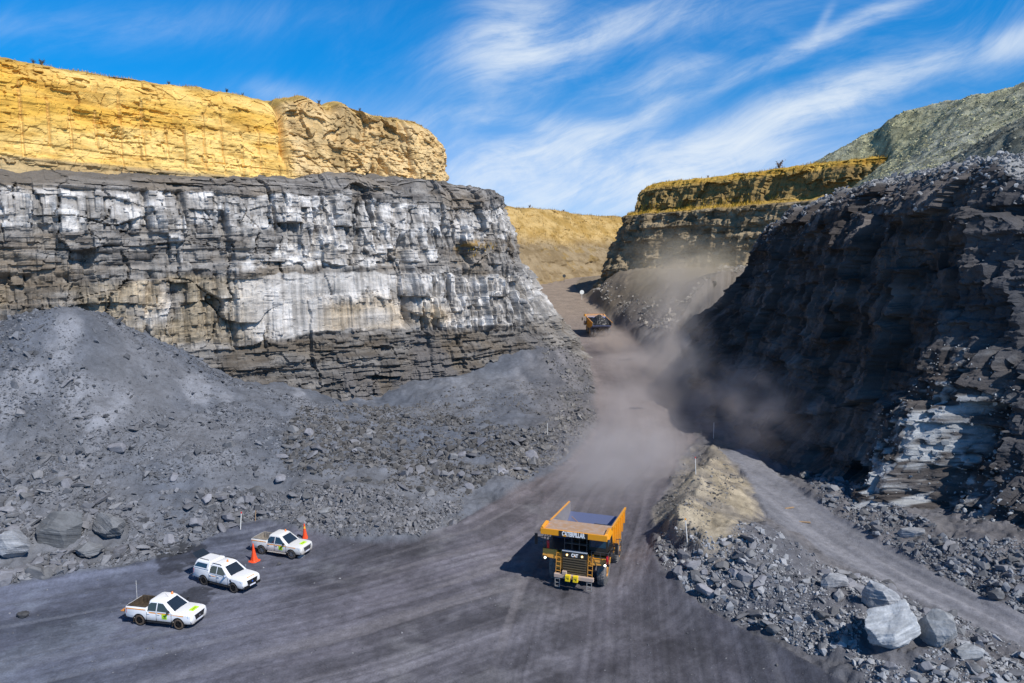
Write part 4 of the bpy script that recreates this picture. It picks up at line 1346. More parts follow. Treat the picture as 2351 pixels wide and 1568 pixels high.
STEEL = plain('polished_tray_steel', (.22, .26, .44), .34, .55, dirt=.25, dirtcol=(.22, .215, .25))  # blue of the reflected sky is put into the base colour
SIDESTEEL = plain('dusty_tray_side', (.25, .235, .235), .5, .2, dirt=.5, dirtcol=(.34, .31, .29))
DKSTEEL = plain('dark_machine_steel', (.022, .02, .018), .5, .2, dirt=.10)
GRILLE = plain('bronze_grille', (.10, .075, .045), .4, .5, dirt=.3, dirtcol=(.20, .15, .10))
RAIL = plain('grey_hand_rail', (.10, .10, .105), .4, .4)
TANBEAM = plain('dusty_bumper', (.48, .37, .30), .6, dirt=.4, dirtcol=(.34, .27, .23))
LADDER = plain('ladder_metal', (.55, .53, .50), .4, .5)
REDTANK = plain('red_extinguisher', (.70, .02, .025), .3)
LAMP_ON = plain('headlamp_lit', (.9, .85, .7), .2, emit=(1.0, .93, .75, 6.0))
LAMP_AMBER = plain('marker_lamp_lit', (.9, .7, .3), .2, emit=(1.0, .62, .20, 5.0))
BLUEGLASS = plain('cab_glass', (.015, .05, .085), .07, spec=.9)
LETTER = plain('white_letters', (.82, .82, .82), .5)
STRIPW = plain('bright_edge_strip', (.70, .76, .82), .25, .4)
COAL = plain('black_coal', (.018, .018, .02), .35, spec=.6)
BLUEBADGE = plain('blue_badge', (.02, .08, .35), .3)
POLEW = plain('white_post', (.72, .70, .66), .5, dirt=.2)
SIGNW = plain('sign_white', (.75, .78, .76), .5, dirt=.1)
SIGNBACK = plain('sign_back', (.05, .055, .06), .5)
WOOD = plain('weathered_wood', (.36, .24, .14), .8)


# ------------------------------------------------------------------ small mesh builder
class B:
    def __init__(s):
        s.bm = bmesh.new()

    def hexa(s, p):
        v = [s.bm.verts.new(q) for q in p]
        for f in ((0, 3, 2, 1), (4, 5, 6, 7), (0, 1, 5, 4), (1, 2, 6, 5), (2, 3, 7, 6), (3, 0, 4, 7)):
            s.bm.faces.new([v[i] for i in f])
        return s

    def box(s, x0, x1, y0, y1, z0, z1):
        return s.hexa([(x0, y0, z0), (x1, y0, z0), (x1, y1, z0), (x0, y1, z0), (x0, y0, z1), (x1, y0, z1), (x1, y1, z1), (x0, y1, z1)])

    def bar(s, a, b, w, h=None, up=(0, 0, 1)):
        a, b = Vector(a), Vector(b)
        d = (b - a).normalized()
        u = Vector(up)
        if abs(d.dot(u)) > .95:
            u = Vector((0, 1, 0))
        r = d.cross(u).normalized() * w * .5
        t = r.cross(d).normalized() * (h if h else w) * .5
        return s.hexa([a - r - t, a + r - t, b + r - t, b - r - t, a - r + t, a + r + t, b + r + t, b - r + t])

    def path(s, pts, w):
        for a, b in zip(pts[:-1], pts[1:]):
            s.bar(a, b, w)
        return s

    def cyl(s, a, b, r, seg=20, r2=None):
        a, b = Vector(a), Vector(b)
        d = (b - a).normalized()
        u = Vector((0, 0, 1)) if abs(d.z) < .9 else Vector((1, 0, 0))
        x = d.cross(u).normalized()
        y = d.cross(x)
        r2 = r if r2 is None else r2
        A = [s.bm.verts.new(a + (x * math.cos(k * 2 * math.pi / seg) + y * math.sin(k * 2 * math.pi / seg)) * r) for k in range(seg)]
        Bv = [s.bm.verts.new(b + (x * math.cos(k * 2 * math.pi / seg) + y * math.sin(k * 2 * math.pi / seg)) * r2) for k in range(seg)]
        for k in range(seg):
            s.bm.faces.new([A[k], A[(k + 1) % seg], Bv[(k + 1) % seg], Bv[k]])
        s.bm.faces.new(A[::-1])
        s.bm.faces.new(Bv)
        return s

    def revolve(s, prof, axis_o, axis_d, seg=28):
        """profile of (along, radius) about an axis"""
        o, d = Vector(axis_o), Vector(axis_d).normalized()
        u = Vector((0, 0, 1)) if abs(d.z) < .9 else Vector((1, 0, 0))
        x = d.cross(u).normalized()
        y = d.cross(x)
        rings = []
        for (t, r) in prof:
            rings.append([s.bm.verts.new(o + d * t + (x * math.cos(k * 2 * math.pi / seg) + y * math.sin(k * 2 * math.pi / seg)) * max(r, .001)) for k in range(seg)])
        for A, C in zip(rings[:-1], rings[1:]):
            for k in range(seg):
                s.bm.faces.new([A[k], A[(k + 1) % seg], C[(k + 1) % seg], C[k]])
        return s

    def loft(s, rings, cap=True):
        rr_ = [[s.bm.verts.new(p) for p in r_] for r_ in rings]
        n = len(rr_[0])
        for A, C in zip(rr_[:-1], rr_[1:]):
            for k in range(n):
                s.bm.faces.new([A[k], A[(k + 1) % n], C[(k + 1) % n], C[k]])
        if cap:
            s.bm.faces.new(rr_[0][::-1])
            s.bm.faces.new(rr_[-1])
        return s

    def plate(s, pts, thick, nrm=None):
        """a flat polygon given a thickness along its normal"""
        P_ = [Vector(p) for p in pts]
        if nrm is None:
            nrm = (P_[1] - P_[0]).cross(P_[2] - P_[0]).normalized()
        nrm = Vector(nrm)
        lo = [s.bm.verts.new(p) for p in P_]
        hi = [s.bm.verts.new(p + nrm * thick) for p in P_]
        n = len(P_)
        s.bm.faces.new(lo[::-1])
        s.bm.faces.new(hi)
        for k in range(n):
            s.bm.faces.new([lo[k], lo[(k + 1) % n], hi[(k + 1) % n], hi[k]])
        return s

    def mesh(s, name, mat, smooth=False):
        bmesh.ops.recalc_face_normals(s.bm, faces=s.bm.faces[:])
        me = bpy.data.meshes.new(name)
        s.bm.to_mesh(me)
        s.bm.free()
        me.materials.append(mat)
        if smooth:
            me.polygons.foreach_set('use_smooth', np.ones(len(me.polygons), bool))
        return me

    def obj(s, name, mat, parent=None, bevel=0.0, smooth=False, label=None):
        o = bpy.data.objects.new(name, s.mesh(name, mat, smooth))
        COL.objects.link(o)
        if parent:
            o.parent = parent
        if bevel:
            b = o.modifiers.new('bevel', 'BEVEL')
            b.width = bevel
            b.segments = 2
            b.limit_method = 'ANGLE'
        if label:
            o['label'] = label
        return o


def thing(name, label, cat, loc, rz=0.0, group=None):
    o = bpy.data.objects.new(name, None)
    o.empty_display_size = .3
    o.location = loc
    o.rotation_euler = (0, 0, rz)
    COL.objects.link(o)
    return tag(o, label, cat, group)


def text_mesh(name, txt, mat, parent, size, loc, rot, squeeze=1.0, weight=.012, depth=.01):
    cu = bpy.data.curves.new(name, 'FONT')
    cu.body = txt
    cu.size = size
    cu.align_x = 'CENTER'
    cu.align_y = 'CENTER'
    cu.offset = weight
    cu.extrude = depth
    tmp = bpy.data.objects.new(name, cu)
    COL.objects.link(tmp)
    dg = bpy.context.evaluated_depsgraph_get()
    me = bpy.data.meshes.new_from_object(tmp.evaluated_get(dg))
    bpy.data.objects.remove(tmp)
    me.materials.clear()
    me.materials.append(mat)
    o = bpy.data.objects.new(name, me)
    COL.objects.link(o)
    o.parent = parent
    o.location = loc
    o.rotation_euler = rot
    o.scale = (squeeze, 1, 1)
    return o


def cut(o, cutters):
    """boolean the cutters out of o and drop them"""
    for c in cutters:
        m = o.modifiers.new('cut', 'BOOLEAN')
        m.operation = 'DIFFERENCE'
        m.object = c
        m.solver = 'EXACT'
    dg = bpy.context.evaluated_depsgraph_get()
    dg.update()
    me = bpy.data.meshes.new_from_object(o.evaluated_get(dg))
    o.modifiers.clear()
    o.data = me
    for c in cutters:
        bpy.data.objects.remove(c)
    return o


def copy_tree(o, parent=None):
    c = o.copy()
    COL.objects.link(c)
    if parent:
        c.parent = parent
    for ch in o.children:
        copy_tree(ch, c)
    return c

# ------------------------------------------------------------------ pickups (x forward from the front axle, y to its left)
def body_y(z, zt, hw):
    if z > zt - .10:
        return hw - .03 - .08 * (z - zt + .10) / .09
    if z > zt - .30:
        return hw - .005 - .025 * (z - zt + .30) / .20
    return hw


def side_plate(b, pts, zt, hw, sgn, th=.006):
    P_ = [(x, sgn * (body_y(z, zt, hw) + .006), z) for x, z in pts]
    b.plate(P_, th, (0, sgn, .08))


def make_pickup(name, label, loc, rz, kind, group):
    root = thing(name, label, 'pickup', loc, rz, group)
    paint = WHITE if kind != 'old' else WHITE_DUSTY
    tyre_m = {'new': BROWN_RUBBER, 'canopy': RUBBER, 'old': RUBBER}[kind]
    hw = .925
    bt = 1.32
    stn = [(1.035, .62, .47, .95, .02), (1.015, .77, .41, 1.03, .03), (.93, .865, .38, 1.08, .04), (.72, .905, .36, 1.12, .05), (.3, hw, .36, 1.145, .05), (-.40, hw, .38, 1.16, .03),
           (-1.2, hw, .38, 1.14, .0), (-2.47, hw, .38, 1.15, .0), (-2.52, hw, .38, bt, .0), (-3.4, hw, .40, bt, .0), (-4.13, hw - .01, .46, bt - .005, .0), (-4.22, .87, .52, bt - .02, .0)]
    rings = []
    for (x, h, zb, zt, cr) in stn:
        half = [(h - .16, zb), (h - .04, zb + .10), (h, zb + .30), (h - .005, zt - .30) if zt - .30 > zb + .32 else (h, zb + .33), (h - .03, zt - .10), (h - .11, zt - .01), (h * .45, zt + cr * .8)]
        r_ = [(x, -y, z) for y, z in half] + [(x, 0, zt + cr)] + [(x, y, z) for y, z in half[::-1]] + [(x, 0, zb)]
        rings.append(r_)
    body = B().loft(rings).obj('body', paint)
    cutters = []
    for ax in (0, -3.085):
        for sg in (-1, 1):
            cutters.append(B().cyl((ax, sg * .50, .40), (ax, sg * 1.2, .40), .455, 32).obj('cutter', BLACK))
    cutters.append(B().box(-4.12, -2.60, -.74, .74, .80, 1.6).obj('cutter', BLACK))
    cut(body, cutters)
    body.parent = root
    bv = body.modifiers.new('bevel', 'BEVEL')
    bv.width, bv.segments, bv.limit_method = .05, 3, 'ANGLE'
    bv.angle_limit = R(32)
    bv.harden_normals = True
    body.data.polygons.foreach_set('use_smooth', np.ones(len(body.data.polygons), bool))
    # cabin
    lv = [(1.04, -.26, -2.50, .91), (1.14, -.38, -2.49, .905), (1.73, -1.16, -2.42, .735), (1.815, -1.32, -2.35, .67), (1.85, -1.60, -2.24, .55)]
    rings = []
    for (z, xf, xr, h) in lv:
        rings.append([(xf, -h * .78, z), (xf - .10, -h, z), (-1.6, -h - .008, z), (xr + .10, -h, z), (xr, -h * .86, z), (xr, h * .86, z), (xr + .10, h, z), (-1.6, h + .008, z), (xf - .10, h, z), (xf, h * .78, z)])
    cabin = B().loft(rings).obj('cabin', paint, root, .07, True)
    cabin.modifiers[0].segments = 3
    cabin.modifiers[0].harden_normals = True

    def cab(z):
        a, b_ = lv[1], lv[2]
        t = (z - a[0]) / (b_[0] - a[0])
        return [a[i] + (b_[i] - a[i]) * t for i in range(4)]

    def side_win(nm, pts):
        for sg in (-1, 1):
            b = B()
            b.plate([(x, sg * (cab(z)[3] + .009), z) for x, z in pts], .006, (0, sg, .35))
            b.obj(nm, GLASS, root)
    side_win('side_window', [(-.64, 1.165), (-1.22, 1.68), (-1.64, 1.705), (-1.66, 1.165)])
    side_win('rear_side_window', [(-1.74, 1.165), (-1.72, 1.705), (-2.20, 1.69), (-2.35, 1.54), (-2.39, 1.165)])
    z0, z1 = 1.175, 1.715
    a, b_ = cab(z0), cab(z1)
    n = Vector((z1 - z0, 0, a[1] - b_[1])).normalized()
    B().plate([(a[1] + .004, -a[3] * .745, z0), (a[1] + .004, a[3] * .745, z0), (b_[1] + .004, b_[3] * .745, z1), (b_[1] + .004, -b_[3] * .745, z1)], .006, n).obj('windshield', GLASS, root)
    B().plate([(cab(1.26)[2] - .003, -.62, 1.26), (cab(1.6)[2] - .003, -.53, 1.6), (cab(1.6)[2] - .003, .53, 1.6), (cab(1.26)[2] - .003, .62, 1.26)], .006, (-1, 0, 0)).obj('rear_window', GLASS, root)
    B().box(-1.1, -.42, -.62, .62, 1.15, 1.185).obj('wiper_cowl', BLACK, root)
    # wheels
    for ax in (0, -3.085):
        for sg in (-1, 1):
            w = B().revolve([(-.13, .20), (-.135, .30), (-.12, .365), (-.07, .387), (.07, .387), (.12, .365), (.135, .30), (.12, .245), (.10, .235)], (ax, sg * .80, .387), (0, sg, 0), 32).obj('wheel', tyre_m, root, smooth=True)
            r_ = B()
            r_.revolve([(.02, .01), (.03, .24)], (ax, sg * .80, .387), (0, sg, 0), 28)
            nsp = 6
            for k in range(nsp):
                an = k * 2 * math.pi / nsp
                for da in (-.16, .16):
                    c_, s_ = math.cos(an), math.sin(an)
                    c2, s2 = math.cos(an + da), math.sin(an + da)
                    yk = sg * (.80 + .115)
                    r_.bar((ax + .04 * c_, yk, .387 + .04 * s_), (ax + .232 * c2, yk - sg * .01, .387 + .232 * s2), .036, .03, (0, 1, 0))
            r_.cyl((ax, sg * .90, .387), (ax, sg * .935, .387), .05, 14)
            r_.obj('rim', RIM if kind != 'old' else RIMS, w)
    # arch linings
    for ax in (0, -3.085):
        for sg in (-1, 1):
            b = B()
            for k in range(15):
                a0, a1 = R(-8 + k * 13.07), R(-8 + (k + 1) * 13.07)
                p0 = (ax + .456 * math.cos(a0), sg * .925, .40 + .456 * math.sin(a0))
                p1 = (ax + .456 * math.cos(a1), sg * .925, .40 + .456 * math.sin(a1))
                b.bar(p0, p1, .045 if kind == 'new' else .02, .035, (0, 1, 0))
            b.obj('arch_trim', BLACK, root)
            if ax < 0 or kind != 'canopy':
                B().box(ax - .50, ax - .47, sg * .80 - .12, sg * .80 + .12, .20, .55).obj('mud_flap', BLACK if kind != 'new' else BEDLINER, root)
    # nose
    B().hexa([(1.02, -.42, .60), (1.045, -.40, .60), (1.045, .40, .60), (1.02, .42, .60), (.99, -.56, .99), (1.04, -.54, .98), (1.04, .54, .98), (.99, .56, .99)]).obj('grille', BLACK if kind != 'old' else RIMS, root, .01)
    for sg in (-1, 1):
        hl = B()
        hl.hexa([(1.036, sg * .57, .85), (.80, sg * .915, .88), (.80, sg * .86, .88), (.98, sg * .55, .85), (1.032, sg * .565, 1.0), (.72, sg * .912, 1.04), (.72, sg * .85, 1.04), (.95, sg * .55, 1.0)])
        hl.obj('headlight', CLEARLAMP, root, .01)
        fl_ = B().hexa([(1.035, sg * .56, .48), (.95, sg * .84, .48), (.90, sg * .82, .48), (.98, sg * .55, .48), (1.03, sg * .62, .56), (.925, sg * .865, .68), (.88, sg * .84, .68), (.98, sg * .6, .56)])
        fl_.obj('fog_lamp_vent', BLACK, root)
        B().hexa([(-4.235, sg * .74, .86), (-4.08, sg * .927, .86), (-4.02, sg * .90, .86), (-4.2, sg * .72, .86), (-4.235, sg * .78, 1.20), (-4.10, sg * .918, 1.20), (-4.04, sg * .88, 1.20), (-4.2, sg * .75, 1.20)]).obj('tail_light', REDLAMP, root)
        m = B().hexa([(-.60, sg * .96, 1.20), (-.72, sg * .96, 1.20), (-.72, sg * 1.17, 1.21), (-.63, sg * 1.17, 1.21), (-.61, sg * .97, 1.36), (-.71, sg * .97, 1.36), (-.70, sg * 1.16, 1.35), (-.64, sg * 1.16, 1.35)])
        m.bar((-.66, sg * .86, 1.19), (-.66, sg * 1.0, 1.24), .05)
        m.obj('wing_mirror', {'new': BLACK, 'canopy': CHROME, 'old': RIM}[kind], root, .015)
        for dx in (-1.50, -2.32):
            B().box(dx - .10, dx + .10, sg * .925, sg * .955, .93, .97).obj('door_handle', WHITE if kind == 'new' else CHROME, root, .01)
        B().box(-2.45, -.55, sg * .80, sg * .98, .36, .42).obj('side_step', BLACK if kind != 'old' else WHITE_DUSTY, root, .015)
        for dx in (-.52, -1.70, -2.47):                        # shut lines of the doors
            B().box(dx - .009, dx + .009, min(sg * .915, sg * .9275), max(sg * .915, sg * .9275), .50, 1.04).obj('door_seam', BLACK, root)
    B().box(1.03, 1.052, -.26, .26, .50, .60).obj('number_plate', PLATE, root)
    B().box(.90, 1.03, -.52, .52, .375, .47).obj('bumper_vent', BLACK, root, .01)
    B().box(-4.34, -4.2, -.85, .85, .46, .62).obj('rear_bumper', BLACK if kind == 'new' else CHROME, root, .02)
    bc = (-1.45, .46, 1.85) if kind == 'new' else (-1.50, .05 if kind == 'canopy' else .42, 1.855)
    B().revolve([(-.03, .075), (.03, .075), (.035, .06), (.13, .05), (.15, .001)], bc, (0, 0, 1), 16).obj('beacon_light', AMBER, root, smooth=True)
    if kind != 'canopy':
        # the open load bed
        lin = BEDLINER if kind == 'new' else GREYBED
        b = B()
        b.box(-4.115, -2.605, -.735, .735, .802, .812)
        for sg in (-1, 1):
            b.box(-4.115, -2.605, min(sg * .725, sg * .738), max(sg * .725, sg * .738), .812, bt + .012)
            b.box(-4.13, -2.60, min(sg * .735, sg * .83), max(sg * .735, sg * .83), bt + .0, bt + .02)
        b.box(-2.618, -2.602, -.725, .725, .812, bt + .01)
        b.box(-4.125, -4.11, -.725, .725, .812, bt + .01)
        for k in range(9):
            b.box(-4.10, -2.63, -.64 + k * .16 - .025, -.64 + k * .16 + .025, .812, .825)
        for k in range(5):
            for sg in (-1, 1):
                b.box(-4.0 + k * .3, -3.93 + k * .3, min(sg * .70, sg * .725), max(sg * .70, sg * .725), .82, bt)
        b.obj('bed_liner', lin, root)
        # stripes and stickers
        for sg in (-1, 1):
            b = B()
            side_plate(b, [(-4.08, 1.15), (-2.58, 1.15), (-2.58, 1.21), (-4.08, 1.21)], bt, hw, sg)
            segs = [(-2.30, -1.76), (-1.62, -.66), (-.58, .40)] if kind == 'new' else [(-2.44, -.56), (-.50, .42)]
            for x0, x1 in segs:
                dz0, dz1 = (0, 0) if x1 < 0 else (0.0, -.035)
                side_plate(b, [(x0, 1.0 + dz0), (x1, 1.0 + dz1), (x1, 1.06 + dz1), (x0, 1.06 + dz0)], 1.15 + dz1, hw, sg)
            b.obj('reflective_stripe', ORANGE_TAPE, root)
            s_ = B().box(-1.26, -.86, min(sg * .926, sg * .931), max(sg * .926, sg * .931), .66, 1.0).obj('door_sticker', LIME, root)
            b = B()
            y0_, y1_ = sorted((sg * .931, sg * .934))
            for k in range(6):
                a0 = k * 1.047
                b.bar((-1.06 + .085 * math.cos(a0), sg * .9325, .89 + .045 * math.sin(a0)), (-1.06 + .085 * math.cos(a0 + 1.1), sg * .9325, .89 + .045 * math.sin(a0 + 1.1)), .022, .003, (0, 1, 0))
            b.box(-1.15, -1.0, y0_, y1_, .875, .905)
            for k, (wd, zz) in enumerate([(.30, .775), (.34, .74), (.24, .70)]):
                b.box(-1.06 - wd / 2, -1.06 + wd / 2, y0_, y1_, zz, zz + .014)
            b.obj('sticker_mark', INK, s_)
        zh = lambda x: 1.045 + .05 + (.72 - x) * .105
        P_ = [(.78, -.34, 1.135), (.78, .34, 1.135), (.42, .34, 1.17), (.42, -.34, 1.17)]
        hd = B().plate([(x, y, z + .036 - abs(y) * .04) for x, y, z in P_], .006, (.1, 0, 1)).obj('bonnet_sticker', LIME, root)
        b = B()
        for k in range(7):
            b.box(.56, .64, -.22 + k * .065, -.22 + k * .065 + .035, 1.17, 1.186)
        b.obj('sticker_mark', INK, hd)
        if kind == 'new':
            tg = B().box(-4.72, -4.24, -.74, .74, .80, .86).obj('tailgate', plain('rusty_orange_gate', (.55, .22, .05), .7, dirt=.4, dirtcol=(.30, .17, .08)), root, .01)
            B().cyl((-4.45, .55, .86), (-4.45, .55, 2.5), .012, 8).obj('whip_antenna', POLEW, root)
            b = B()
            b.cyl((1.048, 0, .76), (1.056, 0, .76), .075, 20)
            e_ = b.obj('badge', CHROME, root)
            B().bar((-1.35, -.05, 1.84), (-1.60, -.05, 2.06), .012).obj('roof_aerial', BLACK, root)
        else:
            b = B()
            for z_ in (.70, .78, .86):
                b.box(1.03, 1.05, -.46, .46, z_ - .012, z_ + .012)
            b.obj('grille_bar', RIM, root)
            # boxes and a board standing in the bed
            b = B()
            b.box(-2.95, -2.64, .05, .70, .82, 1.42)
            b.obj('bed_rack', WHITE_DUSTY, root, .02)
    else:
        b = B()
        lv2 = [(1.31, -2.54, -4.20, .90), (1.38, -2.54, -4.19, .885), (1.78, -2.52, -4.02, .74), (1.87, -2.52, -3.93, .67), (1.905, -2.60, -3.85, .54)]
        rings = []
        for (z, xf, xr, h) in lv2:
            rings.append([(xf, -h, z), ((xf + xr) / 2, -h - .01, z), (xr + .10, -h, z), (xr, -h * .86, z), (xr, h * .86, z), (xr + .10, h, z), ((xf + xr) / 2, h + .01, z), (xf, h, z)])
        cn = b.loft(rings).obj('load_canopy', WHITE, root, .025)
        for sg in (-1, 1):
            def yy_(z):
                return .885 + (.74 - .885) * (z - 1.38) / .40 + .012
            B().plate([(x, sg * yy_(z), z) for x, z in [(-2.72, 1.42), (-2.72, 1.73), (-3.75, 1.73), (-4.02, 1.42)]], .006, (0, sg, .4)).obj('canopy_window', GLASS, cn)
            B().plate([(x, sg * (yy_(z) + .0), z) for x, z in [(-4.07, 1.40), (-3.92, 1.60), (-4.11, 1.40)]], .004, (0, sg, .4)).obj('canopy_vent', BLACK, cn)
            B().path([(-2.85, sg * .55, 1.89), (-2.85, sg * .55, 1.95), (-3.7, sg * .55, 1.95), (-3.7, sg * .55, 1.89)], .03).obj('roof_rail', RAIL, cn)
            B().path([(-1.35, sg * .68, 1.81), (-1.5, sg * .675, 1.865), (-2.25, sg * .675, 1.865), (-2.35, sg * .68, 1.81)], .03).obj('roof_rail', BLACK, root)
            st_ = B()
            side_plate(st_, [(-2.26, .93), (-1.80, .93), (-1.80, .97), (-2.26, .97)], 1.20, hw, sg)
            st_.obj('reflective_stripe', ORANGE_TAPE, root)
            B().hexa([(-.30, sg * .925, .86), (-.12, sg * .925, .84), (-.12, sg * .945, .84), (-.30, sg * .945, .86), (-.30, sg * .925, 1.0), (-.18, sg * .92, .98), (-.18, sg * .94, .98), (-.30, sg * .94, 1.0)]).obj('side_vent', BLACK, root)
        # raised rear hatch
        B().plate([(-4.0, -.60, 1.86), (-4.0, .60, 1.86), (-4.62, .52, 2.18), (-4.62, -.52, 2.18)], .03, (.3, 0, 1)).obj('rear_hatch', GLASS, cn, .02)
        B().box(.99, 1.06, -.80, .80, .40, .62).obj('front_bumper', RIM, root, .03)
        B().box(1.058, 1.072, -.28, .28, .50, .60).obj('number_plate', PLATE, root)
        B().plate([(.90, -.36, 1.12), (.90, .36, 1.12), (.84, .36, 1.135), (.84, -.36, 1.135)], .012, (0, 0, 1)).obj('reflective_stripe', ORANGE_TAPE, root)
        b = B()
        for z_ in (.70, .77, .84):
            b.box(1.035, 1.05, -.48, .48, z_ - .018, z_ + .018)
        b.obj('grille_bar', RIM, root)
        B().cyl((1.05, 0, .79), (1.058, 0, .79), .07, 20).obj('badge', BLUEBADGE, root)
    return root


PG = 'white pickups parked on the pit floor'
labs = ['white double cab pickup with an empty muddy brown load bed', 'white pickup with an enclosed rear canopy and its back hatch raised',
        'dusty older white pickup with a grey open bed between the orange cones']
for (x, y, a), kind, lab in zip(PARK, ('new', 'canopy', 'old'), labs):
    r_ = make_pickup('pickup_truck', lab, (x, y, float(gz(x, y)) + .02), a, kind, PG)
    if kind == 'canopy':
        r_.scale = (1.03, 1.02, 1.02)

# ------------------------------------------------------------------ cones
def make_cone(loc, rz, label, lean, tape):
    root = thing('traffic_cone', label, 'cone', loc, rz, 'tall orange cones by the pickups')
    root.rotation_euler = (lean[0], lean[1], rz)
    b = B()
    n = 32
    rings = []
    for (z, r) in [(.0, .46), (.05, .46), (.07, .44), (.09, .34), (.16, .28), (.5, .20), (1.0, .12), (1.5, .055), (1.62, .03)]:
        q = []
        for k in range(n):
            a = k * 2 * math.pi / n
            rr_ = r * (1 + (.10 * math.cos(4 * a) if z < .2 else .02 * math.cos(4 * a)))
            q.append((rr_ * math.cos(a), rr_ * math.sin(a), z))
        rings.append(q)
    b.loft(rings)
    b.obj('cone_body', CONE, root, smooth=False)
    if tape:
        B().revolve([(1.15, .105), (1.35, .082)], (0, 0, 0), (0, 0, 1), 24).obj('reflective_band', plain('faded_tape', (.95, .45, .05), .5), root)
    return root


x, y, z = on_ground(584, 1291)
make_cone((x, y, z), .3, 'tall orange cone standing between the canopy pickup and the older pickup', (R(1), R(-2)), False)
x, y, z = on_ground(692, 1252)
make_cone((x, y + 1.2, z), .9, 'tall dull orange cone half hidden behind the older pickup', (R(0), R(-3)), True)

